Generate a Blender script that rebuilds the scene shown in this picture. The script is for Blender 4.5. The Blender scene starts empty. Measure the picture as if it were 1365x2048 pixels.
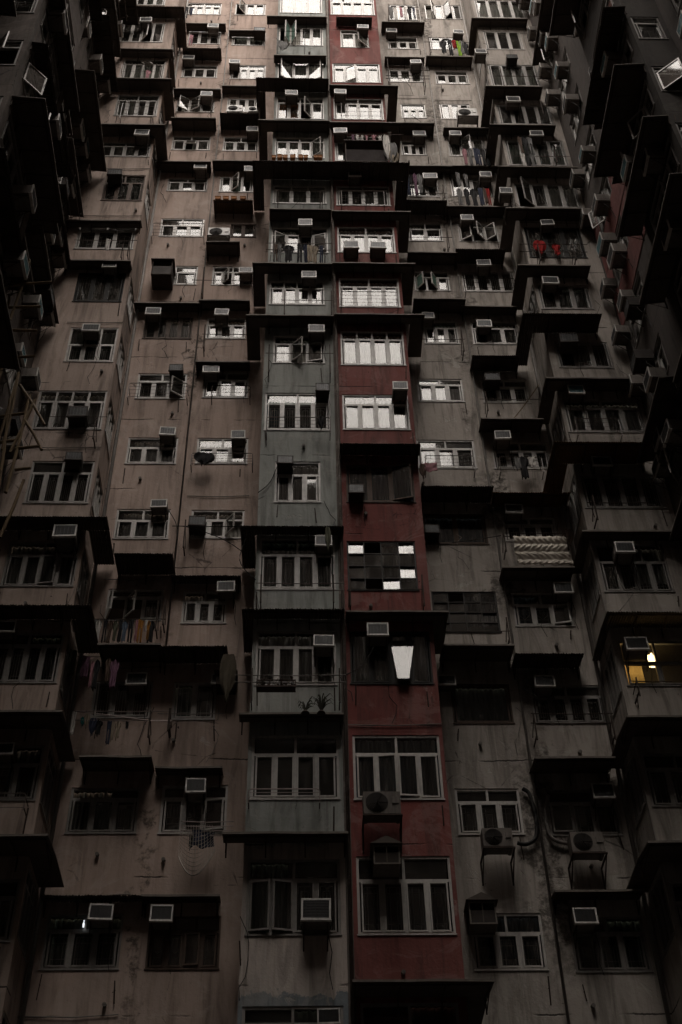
import bpy, math, random
from mathutils import Vector, Matrix
random.seed(11)
rad = math.radians
sc = bpy.context.scene
col = sc.collection
H = 2.8
Z0 = 10.833                       # sill height of window row 0 above the camera
DC, DA, DE, DB, DF = 21.765, 23.00, 23.095, 21.71, 21.787

# ---------------------------------------------------------------- camera
FPX, PITCH, YAW, ROLL = 2506.9, rad(45.007), rad(2.484), rad(1.5006)
c_, s_ = math.cos(YAW), math.sin(YAW)
R0 = Vector((c_, -s_, 0)); FH = Vector((s_, c_, 0)); ZV = Vector((0, 0, 1))
FW = FH*math.cos(PITCH) + ZV*math.sin(PITCH)
U0 = -FH*math.sin(PITCH) + ZV*math.cos(PITCH)
CR = R0*math.cos(ROLL) - U0*math.sin(ROLL)
CU = R0*math.sin(ROLL) + U0*math.cos(ROLL)
cd = bpy.data.cameras.new('camera'); cam = bpy.data.objects.new('camera', cd); col.objects.link(cam)
cam.matrix_world = Matrix(((CR.x, CU.x, -FW.x, 0), (CR.y, CU.y, -FW.y, 0), (CR.z, CU.z, -FW.z, 0), (0, 0, 0, 1)))
cd.sensor_fit = 'VERTICAL'; cd.sensor_height = 36; cd.sensor_width = 24; cd.lens = FPX/2048*36
cd.clip_start = .1; cd.clip_end = 500
sc.camera = cam

def ray(px, py): return FW*FPX + CR*(px-682.5) + CU*(1024-py)
def at(px, py, D):                # the place on the plane y = D that was surveyed at this spot
    d = ray(px, py); return d*(D/d.y)
def atx(px, py, X):
    d = ray(px, py); return d*(X/d.x)

# ---------------------------------------------------------------- materials
class NT:
    def __init__(s, name):
        s.m = bpy.data.materials.new(name); s.m.use_nodes = True; s.t = s.m.node_tree; s.n = s.t.nodes; s.l = s.t.links
        s.b = s.n['Principled BSDF']; s.out = s.n['Material Output']
    def node(s, t, **k):
        n = s.n.new(t)
        for a, v in k.items(): setattr(n, a, v)
        return n
    def put(s, sock, v):
        if v is None: return
        if hasattr(v, 'is_output') or isinstance(v, bpy.types.NodeSocket): s.l.new(v, sock)
        else: sock.default_value = v
    def math(s, op, a, b=None, c=None, clamp=False):
        n = s.node('ShaderNodeMath', operation=op, use_clamp=clamp)
        for i, v in enumerate((a, b, c)):
            if v is not None: s.put(n.inputs[i], v)
        return n.outputs[0]
    def mix(s, f, a, b, mode='MIX'):
        n = s.node('ShaderNodeMix', data_type='RGBA', blend_type=mode)
        s.put(n.inputs[0], f)
        for i, v in ((6, a), (7, b)):
            s.put(n.inputs[i], (*v, 1) if isinstance(v, tuple) and len(v) == 3 else v)
        return n.outputs[2]
    def noise(s, vec, scale, detail=4, rough=.55, dist=0):
        n = s.node('ShaderNodeTexNoise'); s.put(n.inputs['Vector'], vec)
        n.inputs['Scale'].default_value = scale; n.inputs['Detail'].default_value = detail
        n.inputs['Roughness'].default_value = rough; n.inputs['Distortion'].default_value = dist
        return n.outputs['Fac']
    def mapr(s, v, a, b, c=0., d=1.):
        n = s.node('ShaderNodeMapRange'); s.put(n.inputs[0], v)
        for i, x in enumerate((a, b, c, d)): n.inputs[i+1].default_value = x
        return n.outputs[0]
    def scl(s, vec, k):
        n = s.node('ShaderNodeVectorMath', operation='MULTIPLY'); s.put(n.inputs[0], vec); n.inputs[1].default_value = k
        return n.outputs[0]
    def bump(s, h, st=.4, d=.02):
        n = s.node('ShaderNodeBump'); n.inputs['Strength'].default_value = st; n.inputs['Distance'].default_value = d
        s.put(n.inputs['Height'], h); s.l.new(n.outputs[0], s.b.inputs['Normal'])

def wall_mat(name, base, plaster, dirt=.5, peel=.62, joint=True, zones=None, seam=None):
    t = NT(name)
    g = t.node('ShaderNodeNewGeometry').outputs['Position']
    sep = t.node('ShaderNodeSeparateXYZ'); t.l.new(g, sep.inputs[0]); z = sep.outputs[2]
    big = t.noise(g, .35, 6, .6); mid = t.noise(g, 2.2, 9, .65, .4); fine = t.noise(g, 14, 6, .6)
    streak = t.noise(t.scl(g, (3.4, 3.4, .36)), 1.0, 9, .66, .9)
    streak2 = t.noise(t.scl(g, (13, 13, .9)), 1.0, 6, .65, .7)
    c = base
    c = t.mix(t.mapr(big, .35, .68), base, tuple(x*.74 for x in base))
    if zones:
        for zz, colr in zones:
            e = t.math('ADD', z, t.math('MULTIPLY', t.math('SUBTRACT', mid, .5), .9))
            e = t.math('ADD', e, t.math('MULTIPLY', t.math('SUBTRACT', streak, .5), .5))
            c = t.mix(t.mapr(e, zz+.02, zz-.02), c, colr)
    # patches of filler and newer paint, floor by floor
    vor = t.node('ShaderNodeTexVoronoi', feature='F1'); t.put(vor.inputs['Vector'], t.scl(g, (.42, .42, .36))); vor.inputs['Scale'].default_value = 1
    vc = t.node('ShaderNodeSeparateColor'); t.l.new(vor.outputs['Color'], vc.inputs[0])
    c = t.mix(t.math('MULTIPLY', vc.outputs[0], .22), c, tuple(x*.6 for x in plaster))
    c = t.mix(t.math('MULTIPLY', vc.outputs[1], .16), c, tuple(min(1, x*1.25) for x in plaster))
    pl = t.mapr(t.noise(g, 1.3, 12, .68, .8), peel, peel+.03)
    c = t.mix(t.math('MULTIPLY', pl, .75), c, plaster)
    # rain streaks and soot
    c = t.mix(t.math('MULTIPLY', t.mapr(streak, .48, .70), dirt), c, (.035, .03, .026))
    c = t.mix(t.math('MULTIPLY', t.mapr(streak2, .56, .80), dirt*.6), c, (.05, .042, .035))
    rust = t.math('MULTIPLY', t.mapr(t.noise(t.scl(g, (9, 9, .5)), 1.0, 4, .6), .68, .76), .45)
    c = t.mix(rust, c, (.16, .075, .035))
    blot = t.mapr(t.noise(g, 5, 10, .75, .6), .62, .72)
    c = t.mix(t.math('MULTIPLY', blot, dirt*.9), c, (.03, .026, .022))
    speck = t.mapr(t.noise(g, 9, 2, .4), .77, .79)
    c = t.mix(t.math('MULTIPLY', speck, .9), c, (.012, .01, .01))
    runs = t.math('MULTIPLY', t.mapr(t.noise(t.scl(g, (2.6, 2.6, .22)), 1.0, 8, .7, .3), .50, .62), t.mapr(big, .3, .6, .25, 1.))
    c = t.mix(t.math('MULTIPLY', runs, dirt*.62), c, tuple(x*.33 for x in base))
    wash = t.mapr(t.noise(g, .9, 10, .75, 1.2), .54, .60)
    c = t.mix(t.math('MULTIPLY', wash, .22), c, tuple(min(1, x*1.22) for x in plaster))
    if seam:
        dx = t.math('ABSOLUTE', t.math('SUBTRACT', sep.outputs[0], seam[0])); e = t.math('ADD', dx, t.math('MULTIPLY', t.math('SUBTRACT', mid, .5), 1.6))
        sm = t.math('MULTIPLY', t.mapr(e, seam[1], seam[1]-.12), t.math('MULTIPLY', t.mapr(t.noise(g, 4.5, 9, .75), .42, .56), t.mapr(t.noise(g, .45, 2, .5), .46, .60)))
        c = t.mix(t.math('MULTIPLY', sm, .8), c, (.04, .034, .028))
    h = t.math('ADD', t.math('MULTIPLY', mid, .6), t.math('MULTIPLY', fine, .4))
    h = t.math('SUBTRACT', h, t.math('MULTIPLY', pl, .25))
    if joint:
        zz = t.math('ADD', z, t.math('MULTIPLY', t.math('SUBTRACT', t.noise(g, 1.6, 8, .7), .5), .16))
        fr = t.math('PINGPONG', t.math('SUBTRACT', zz, Z0+1.82), H/2)
        gate = t.mapr(t.noise(g, .8, 3, .5), .50, .56)
        cr = t.math('MULTIPLY', t.mapr(fr, .022, .010), gate)
        c = t.mix(t.math('MULTIPLY', cr, .85), c, (.02, .017, .015))
        h = t.math('SUBTRACT', h, cr)
        vor2 = t.node('ShaderNodeTexVoronoi', feature='DISTANCE_TO_EDGE'); t.put(vor2.inputs['Vector'], g); vor2.inputs['Scale'].default_value = .9
        ck = t.math('MULTIPLY', t.mapr(t.math('ADD', vor2.outputs['Distance'], t.math('MULTIPLY', t.math('SUBTRACT', mid, .5), .12)), .006, .002), t.mapr(big, .55, .6))
        c = t.mix(t.math('MULTIPLY', ck, .6), c, (.02, .017, .015))
    t.put(t.b.inputs['Base Color'], c); t.b.inputs['Roughness'].default_value = .93
    t.b.inputs['Specular IOR Level'].default_value = .15
    t.bump(h, .55, .03)
    return t.m

def plain_mat(name, base, rough=.6, metal=0., var=.35, dirt=(.03, .025, .02), dirtk=.4, rnd=.25, bumpk=.2, vs=6):
    t = NT(name)
    tc = t.node('ShaderNodeTexCoord').outputs['Object']
    oi = t.node('ShaderNodeObjectInfo').outputs['Random']
    off = t.node('ShaderNodeVectorMath', operation='ADD'); t.l.new(tc, off.inputs[0])
    sv = t.node('ShaderNodeCombineXYZ'); t.l.new(t.math('MULTIPLY', oi, 37.), sv.inputs[0]); t.l.new(sv.outputs[0], off.inputs[1])
    v = off.outputs[0]
    n = t.noise(v, vs, 7, .65, .3); n2 = t.noise(t.scl(v, (9, 9, 1.2)), 1.2, 5, .6)
    c = t.mix(t.mapr(n, .3, .75), base, tuple(x*(1-var) for x in base))
    c = t.mix(t.math('MULTIPLY', oi, rnd), c, tuple(x*.45 for x in base))
    c = t.mix(t.math('MULTIPLY', t.mapr(n2, .5, .75), dirtk), c, dirt)
    t.put(t.b.inputs['Base Color'], c); t.b.inputs['Roughness'].default_value = rough; t.b.inputs['Metallic'].default_value = metal
    if rough > .55: t.b.inputs['Specular IOR Level'].default_value = .12
    t.put(t.b.inputs['Roughness'], t.mapr(n, .2, .8, max(0, rough-.12), min(1, rough+.1)))
    t.bump(n, bumpk, .01)
    return t.m

def glass_mat(name, tint=(.62, .66, .64), ior=1.55, dust=.10):
    t = NT(name)
    t.n.remove(t.b)
    g = t.node('ShaderNodeNewGeometry').outputs['Position']
    bp = t.node('ShaderNodeBump'); bp.inputs['Strength'].default_value = .035; bp.inputs['Distance'].default_value = .02
    t.l.new(t.noise(g, 1.7, 2, .5), bp.inputs['Height'])
    gl = t.node('ShaderNodeBsdfGlossy'); gl.inputs['Roughness'].default_value = .03; gl.inputs['Color'].default_value = (.93, .93, .92, 1)
    t.l.new(bp.outputs[0], gl.inputs['Normal'])
    tr = t.node('ShaderNodeBsdfTransparent'); tr.inputs['Color'].default_value = (*tint, 1)
    df = t.node('ShaderNodeBsdfDiffuse'); df.inputs['Color'].default_value = (.33, .30, .27, 1)
    fr = t.node('ShaderNodeFresnel'); fr.inputs['IOR'].default_value = ior
    m1 = t.node('ShaderNodeMixShader'); t.l.new(fr.outputs[0], m1.inputs[0]); t.l.new(tr.outputs[0], m1.inputs[1]); t.l.new(gl.outputs[0], m1.inputs[2])
    d = t.mapr(t.noise(t.scl(g, (3, 3, 1.1)), 1.5, 8, .7), .45, .75, dust*.3, dust*2)
    m2 = t.node('ShaderNodeMixShader'); t.l.new(d, m2.inputs[0]); t.l.new(m1.outputs[0], m2.inputs[1]); t.l.new(df.outputs[0], m2.inputs[2])
    t.l.new(m2.outputs[0], t.out.inputs[0])
    return t.m

def emit_mat(name, colr, st):
    t = NT(name); t.n.remove(t.b); e = t.node('ShaderNodeEmission'); e.inputs[0].default_value = (*colr, 1); e.inputs[1].default_value = st
    t.l.new(e.outputs[0], t.out.inputs[0]); return t.m

zg0 = at(580, 1985, DC).z; zg1 = at(580, 1690, DC).z
M = dict(
    pink=wall_mat('pink plaster', (.44, .332, .280), (.44, .38, .34), .5, .66, seam=(-3.17, .12)),
    pinkb=wall_mat('pink bay plaster', (.41, .32, .272), (.40, .34, .30), .62, .65),
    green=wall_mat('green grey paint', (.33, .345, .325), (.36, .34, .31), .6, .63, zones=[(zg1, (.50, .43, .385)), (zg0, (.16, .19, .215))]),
    red=wall_mat('red paint', (.20, .056, .049), (.30, .21, .19), .62, .64),
    grey=wall_mat('grey plaster', (.40, .355, .317), (.42, .39, .35), .7, .60, seam=(5.0, .42)),
    greyb=wall_mat('grey bay plaster', (.365, .325, .29), (.42, .39, .35), .65, .62),
    dark=wall_mat('dirty darkened plaster', (.10, .08, .069), (.2, .17, .15), .6, .68),  # dirty plaster, with wing shade and lens edge darkening put into its colour
    darkr=wall_mat('dirty darkened grey plaster', (.10, .086, .077), (.13, .11, .1), .6, .68),  # darkened likewise, which also keeps bounce light low
    soot=wall_mat('shade-darkened bay plaster', (.042, .036, .032), (.09, .08, .07), .6, .68),  # darker copy: shade painted into the stepped bay that the sky lights strongly
    redpanel=wall_mat('wing red paint', (.20, .06, .055), (.3, .2, .18), .45, .7),
    grime=wall_mat('grimy pilaster', (.14, .115, .10), (.22, .19, .17), .75, .56),
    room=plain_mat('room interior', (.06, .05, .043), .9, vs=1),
    white=plain_mat('white window paint', (.52, .49, .455), .5, dirtk=.45),
    silver=plain_mat('aluminium frame', (.31, .29, .27), .42, .3, dirtk=.4),
    brown=plain_mat('brown window frame', (.12, .085, .066), .6),
    black=plain_mat('black steel frame', (.03, .028, .026), .6),
    glass=glass_mat('window glass'), glasst=glass_mat('sky reflector glass', (.3, .3, .3), 1.5, .12), glassd=glass_mat('wired glass', (.4, .42, .40), 1.75, .22),
    grille=plain_mat('painted window grille', (.42, .41, .38), .55),
    curt=plain_mat('pale curtain', (.42, .395, .35), .95, rnd=.7, vs=1.5), curtg=plain_mat('green curtain', (.12, .15, .12), .95, rnd=.4, vs=1.5),
    curtb=plain_mat('blue curtain', (.055, .075, .095), .95, rnd=.4, vs=2), curto=plain_mat('amber curtain', (.36, .13, .04), .9, rnd=.2, vs=2),
    acbox=plain_mat('air conditioner casing', (.20, .175, .155), .6, dirtk=.6, rnd=.6), acface=plain_mat('air conditioner rim', (.66, .63, .59), .55, rnd=.35, dirtk=.5),
    acgr=plain_mat('air conditioner fins', (.06, .06, .06), .45, .4, rnd=.5), acblue=plain_mat('teal air conditioner face', (.10, .24, .27), .5),
    acdark=plain_mat('sooty air conditioner', (.055, .045, .04), .7),
    sheet=plain_mat('grimy metal sheet', (.115, .094, .080), .75, .0, rnd=.4, vs=2.5), lip=plain_mat('skylit awning lip', (.20, .175, .15), .7),  # lip paler than the sheet: sky light on front edges painted in
    rusty=plain_mat('rusty corrugated sheet', (.15, .085, .042), .8, dirtk=.7, rnd=.1, vs=4), iron=plain_mat('rusted iron', (.055, .038, .03), .8),
    rail=plain_mat('painted rail', (.16, .13, .115), .5), steel=plain_mat('steel rod', (.40, .33, .31), .35, .6), pvc=plain_mat('grey pipe', (.24, .22, .20), .6),
    bamboo=plain_mat('bamboo pole', (.17, .115, .06), .7), cable=plain_mat('cable', (.03, .028, .026), .7),
    pot=plain_mat('terracotta', (.33, .14, .05), .8), leaf=plain_mat('leaf', (.04, .038, .026), .7),
    sheetw=plain_mat('white sheet', (.62, .60, .56), .9, dirtk=.1),
    quilt=plain_mat('quilt', (.66, .60, .52), .95, dirtk=.15), ground=wall_mat('courtyard concrete', (.12, .115, .11), (.2, .19, .18), .5, .6, joint=False),
    lampw=emit_mat('warm lamp', (1., .70, .32), 5.0), lampc=emit_mat('cold lamp', (.9, .95, 1.), .8), wroom=plain_mat('yellow room wall', (.5, .36, .17), .9),
    shut=plain_mat('green shutter', (.12, .2, .16), .6), cage=plain_mat('oxblood cage panel', (.012, .0055, .005), .9), net=plain_mat('net', (.4, .36, .32), .9),
)
CL = {}
def cloth_mat(name, rgb):
    if name not in CL: CL[name] = plain_mat(name+' cloth', rgb, .95, dirtk=.1, rnd=.1, vs=5)
    return CL[name]

# ---------------------------------------------------------------- mesh helpers
class MB:
    def __init__(s): s.v = []; s.f = []; s.mi = []
    def quad(s, a, b, c, d, mi=0):
        n = len(s.v); s.v += [tuple(a), tuple(b), tuple(c), tuple(d)]; s.f.append((n, n+1, n+2, n+3)); s.mi.append(mi)
    def box(s, x0, y0, z0, x1, y1, z1, mi=0):
        n = len(s.v)
        s.v += [(x0,y0,z0),(x1,y0,z0),(x1,y1,z0),(x0,y1,z0),(x0,y0,z1),(x1,y0,z1),(x1,y1,z1),(x0,y1,z1)]
        for q in ((0,3,2,1),(4,5,6,7),(0,1,5,4),(1,2,6,5),(2,3,7,6),(3,0,4,7)):
            s.f.append(tuple(n+i for i in q)); s.mi.append(mi)
    def tube(s, pts, r, k=6, mi=0):
        pts = [Vector(p) for p in pts]; base = len(s.v); n = len(pts)
        for i, p in enumerate(pts):
            d = (pts[min(i+1, n-1)]-pts[max(i-1, 0)]).normalized()
            a = d.cross(Vector((0, 0, 1)));
            if a.length < .05: a = d.cross(Vector((0, 1, 0)))
            a.normalize(); b = d.cross(a)
            rr = r[i] if isinstance(r, (list, tuple)) else r
            for j in range(k):
                t = 2*math.pi*j/k; s.v.append(tuple(p+a*(math.cos(t)*rr)+b*(math.sin(t)*rr)))
        for i in range(n-1):
            for j in range(k):
                s.f.append((base+i*k+j, base+i*k+(j+1) % k, base+(i+1)*k+(j+1) % k, base+(i+1)*k+j)); s.mi.append(mi)
        s.f.append(tuple(base+j for j in range(k))[::-1]); s.mi.append(mi)
        s.f.append(tuple(base+(n-1)*k+j for j in range(k))); s.mi.append(mi)
    def xf(s, M4):
        s.v = [tuple(M4 @ Vector(v)) for v in s.v]; return s
    def add(s, o):
        n = len(s.v); s.v += o.v; s.f += [tuple(n+i for i in f) for f in o.f]; s.mi += o.mi
    def build(s, name, mats, parent=None, loc=None, rz=0, smooth=False):
        me = bpy.data.meshes.new(name); me.from_pydata(s.v, [], s.f)
        if not isinstance(mats, (list, tuple)): mats = [mats]
        for m in mats: me.materials.append(m)
        if len(mats) > 1: me.polygons.foreach_set('material_index', s.mi)
        if smooth: me.polygons.foreach_set('use_smooth', [True]*len(me.polygons))
        me.update()
        o = bpy.data.objects.new(name, me); col.objects.link(o)
        if parent: o.parent = parent
        if loc is not None: o.location = loc
        o.rotation_euler.z = rz
        return o

def thing(name, label, cat, loc=(0, 0, 0), rz=0, group=None, scale=None):
    o = bpy.data.objects.new(name, None); col.objects.link(o); o.location = loc; o.rotation_euler.z = rz
    if scale: o.scale = scale
    o['label'] = label; o['category'] = cat
    if group: o['group'] = group
    return o
def copy_tree(o, parent=None):
    c = o.copy(); col.objects.link(c)
    if parent: c.parent = parent
    for ch in list(o.children): copy_tree(ch, c)
    return c
ORD = ['', 'first', 'second', 'third', 'fourth', 'fifth', 'sixth', 'seventh', 'eighth', 'ninth', 'tenth', 'eleventh', 'twelfth', 'thirteenth', 'fourteenth', 'fifteenth', 'sixteenth', 'seventeenth', 'eighteenth']

# frames: local x along the wall, local y INTO the wall, z up
COLS = {   # name: (plane, origin/rotation, phrase)
    'B': (DB, 'pink corner bay'), 'A1': (DA, "pink wall's outer window line"), 'A2': (DA, 'pink wall line beside the green stack'),
    'G': (DC, 'green stack'), 'R': (DC, 'red stack'), 'E1': (DE, 'grey wall line beside the red stack'),
    'E2': (DE, "grey wall's outer window line"), 'F': (DF, 'grey corner bay')}
def where(c, n): return COLS[c][1] + ', ' + ORD[16-n] + ' row from the top'

# ---------------------------------------------------------------- walls
XGL = at(515, 1050, DC).x; XGR = at(688, 1190, DC).x + .02; XRR = at(861, 1200, DC).x
XBL, XBR = -7.45, -5.185; XFL, XFR = at(1137, 864, DF).x - .06, 9.22
ZB, ZT = -1.6, Z0 + 17*H + 1.9
print('walls', XGL, XGR, XRR, XFL)

def wall_mesh(x0, x1, z0, z1, holes, th=.14, room=.9):
    """sheet with real openings: face at y=0, reveals and a room niche behind each"""
    w = MB()
    xs = sorted({x0, x1, *[h[0] for h in holes], *[h[1] for h in holes]}); zs = sorted({z0, z1, *[h[2] for h in holes], *[h[3] for h in holes]})
    for k in range(len(zs)-1):
        za, zb = zs[k], zs[k+1]; zm = (za+zb)/2
        rowh = [h for h in holes if h[2] < zm < h[3]]
        xa = x0
        for h in sorted(rowh):
            if h[0] > xa+1e-6: w.quad((xa, 0, za), (h[0], 0, za), (h[0], 0, zb), (xa, 0, zb))
            xa = max(xa, h[1])
        if xa < x1-1e-6: w.quad((xa, 0, za), (x1, 0, za), (x1, 0, zb), (xa, 0, zb))
    for a, b, c, d in holes:
        w.quad((a, 0, c), (b, 0, c), (b, th, c), (a, th, c)); w.quad((a, 0, d), (a, th, d), (b, th, d), (b, 0, d))
        w.quad((a, 0, c), (a, th, c), (a, th, d), (a, 0, d)); w.quad((b, 0, c), (b, 0, d), (b, th, d), (b, th, c))
    return w

# ---------------------------------------------------------------- windows
FR = dict(w='white', s='silver', b='brown', k='black')
def bars_rect(m, x0, x1, z0, z1, t, y0, y1):
    m.box(x0, y0, z0, x1, y1, z0+t); m.box(x0, y0, z1-t, x1, y1, z1)
    m.box(x0, y0, z0+t, x0+t, y1, z1-t); m.box(x1-t, y0, z0+t, x1, y1, z1-t)
def window(bld, ox, oy, rz, w, h, spec, n, label=None):
    """spec: style, lower panes, transoms, transom share, open sashes {i: deg}, curtains, grille"""
    st = spec.get('st', 's'); npn = spec.get('p', 3); nt = spec.get('t', 2); tf = spec.get('tf', .3); opens = spec.get('o', {}); grid = spec.get('grid')
    seed = random.Random(hash((round(ox[0], 2), round(ox[2], 1))) & 0xffff)
    loc = Vector(ox)
    f = MB(); gl = MB(); gr = MB()
    T = .05 if st in 'ws' else .04
    y0, y1 = .02, .085
    bars_rect(f, 0, w, 0, h, T, y0, y1)
    f.box(-.015, -.022, -.03, w+.015, .02, -.003)                          # sill
    zt = h*(1-tf) if nt else h-T
    if nt: f.box(T, y0, zt-.03, w-T, y1, zt+.03)
    sashes = []
    if grid:
        gx, gz = grid
        for i in range(1, gx): f.box(w*i/gx-.014, y0+.004, T, w*i/gx+.014, y1-.004, h-T)
        for j in range(1, gz): f.box(T, y0+.008, h*j/gz-.012, w-T, y1-.008, h*j/gz+.012)
        for i in range(gx):
            for j in range(gz):
                q = seed.random(); yy = .05+seed.uniform(-.004, .004)
                if q < .07: continue
                tl = seed.uniform(-.014, .014); t2 = seed.uniform(-.03, .04)
                a, b, c, d = w*i/gx+.014, w*(i+1)/gx-.014, h*j/gz+.012, h*(j+1)/gz-.012
                gl.quad((a, yy, c), (b, yy+tl, c), (b, yy+tl+t2, d), (a, yy+t2, d))
    else:
        for i in range(npn):
            a, b = T+(w-2*T)*i/npn, T+(w-2*T)*(i+1)/npn
            if i: f.box(a-.028, y0+.003, T, a+.028, y1-.003, zt-.03 if nt else h-T)
            top = zt-.03 if nt else h-T
            if i in opens:
                sashes.append((a, b, top, opens[i])); continue
            bars_rect(f, a+.03, b-.03, T, top, .032, y0-.012, y1-.02)
            tl = seed.uniform(-.006, .006); tt = spec.get('tilt', 0)*(top-T)+seed.uniform(-.012, .012)
            gl.quad((a+.06, .05, T+.03), (b-.06, .05+tl, T+.03), (b-.06, .05+tl-tt, top-.03), (a+.06, .05-tt, top-.03))
            if spec.get('g', n < 10):
                A, B, C, D = a+.09, b-.09, T+.07, top-.07; y = .095; r = .006
                def bar(xa, za, xb, zb): gr.tube([(xa, y, za), (xb, y, zb)], r, 4)
                bar(A, C, A, D); bar(B, C, B, D); bar(A, C, B, C); bar(A, D, B, D)
                kind = spec.get('gk', (int(w*100)+n) % 3); mx = (A+B)/2
                if kind == 0:
                    bar(A+.06, C, A+.06, D); bar(B-.06, C, B-.06, D); bar(A, C+.12, B, C+.12); bar(A, D-.12, B, D-.12)
                elif kind == 1:
                    bar(mx-.05, D, mx-.05, C+.3); bar(mx+.05, D, mx+.05, C+.3); bar(A, C+.3, mx, D-.3); bar(B, C+.3, mx, D-.3); bar(A, C+.15, B, C+.15)
                else:
                    bar(mx, C, mx, D); bar(A+.05, C+.1, A+.05, D-.1); bar(B-.05, C+.1, B-.05, D-.1); bar(A+.05, D-.1, B-.05, D-.1); bar(A+.05, C+.1, B-.05, C+.1)
        for i in range(nt):
            a, b = T+(w-2*T)*i/nt, T+(w-2*T)*(i+1)/nt
            if i: f.box(a-.025, y0+.003, zt+.03, a+.025, y1-.003, h-T)
            if spec.get('t0') is not None and i in spec['t0']: continue
            gl.quad((a+.03, .05, zt+.03), (b-.03, .05, zt+.03), (b-.03, .05, h-T), (a+.03, .05, h-T))
    wd = f.build('window', M[FR[st]], bld, loc, rz)
    if label: wd['label'] = label
    if gl.v: gl.build('pane', M['glassd' if st == 'k' else 'glass'], wd)
    if gr.v: gr.build('grille', M['grille'], wd)
    for a, b, top, ang in sashes:
        q = MB(); L = b-a-.03; hh = top-T-.02
        bars_rect(q, 0, L, 0, hh, .036, -.02, .015); q.quad((.036, 0, .036), (L-.036, 0, .036), (L-.036, 0, hh-.036), (.036, 0, hh-.036), 1)
        q.tube([(L-.02, -.02, hh*.5), (L-.02, -.045, hh*.5), (L-.02, -.045, hh*.58)], .008, 4)
        if ang > 0: mt = Matrix.Translation((a+.015, 0, T+.01)) @ Matrix.Rotation(-rad(ang), 4, 'Z')
        elif ang > -200: mt = Matrix.Translation((b-.015, 0, T+.01)) @ Matrix.Rotation(-rad(ang), 4, 'Z') @ Matrix.Translation((-L, 0, 0))
        else: mt = Matrix.Translation((a+.015, 0, top-.01)) @ Matrix.Rotation(-rad(-ang-200), 4, 'X') @ Matrix.Translation((0, 0, -hh))
        # outwards is -y: positive angle swings a sash hinged at its near side
        q.xf(mt).build('sash', [M[FR[st]], M['shut'] if spec.get('sh') else M['glass']], wd)
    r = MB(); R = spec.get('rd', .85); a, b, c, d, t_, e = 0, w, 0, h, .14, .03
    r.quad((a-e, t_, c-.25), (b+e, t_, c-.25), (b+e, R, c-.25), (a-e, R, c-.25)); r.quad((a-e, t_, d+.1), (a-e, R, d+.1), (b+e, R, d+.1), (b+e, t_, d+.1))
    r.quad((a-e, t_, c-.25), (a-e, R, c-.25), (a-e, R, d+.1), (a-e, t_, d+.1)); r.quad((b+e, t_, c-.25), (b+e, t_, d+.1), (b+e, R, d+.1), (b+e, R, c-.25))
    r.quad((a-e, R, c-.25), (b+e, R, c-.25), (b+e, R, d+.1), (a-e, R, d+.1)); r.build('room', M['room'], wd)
    cu = spec.get('c')
    if cu is None:
        cu = seed.choice(['curt', 'curt', None, 'curt', 'curtg', None])
    if cu:
        k = seed.choice([(.0, 1.), (.0, .45), (.5, 1.), (.1, .95), (0, 1.)]) if spec.get('ck') is None else spec['ck']
        q = MB(); x0, x1 = w*k[0]+.03, w*k[1]-.03; N = max(6, int((x1-x0)/.035))
        ph = seed.random()*6
        P = [(x0+(x1-x0)*i/N, .17+.025*math.sin(i*1.9+ph)+.012*math.sin(i*.7)) for i in range(N+1)]
        zb = .0 if seed.random() < .7 else h*.25
        for i in range(N): q.quad((P[i][0], P[i][1], zb), (P[i+1][0], P[i+1][1], zb), (P[i+1][0], P[i+1][1]+.01, h-.02), (P[i][0], P[i][1]+.01, h-.02))
        q.build('curtain', M[cu], wd, smooth=True)
    return wd

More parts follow.
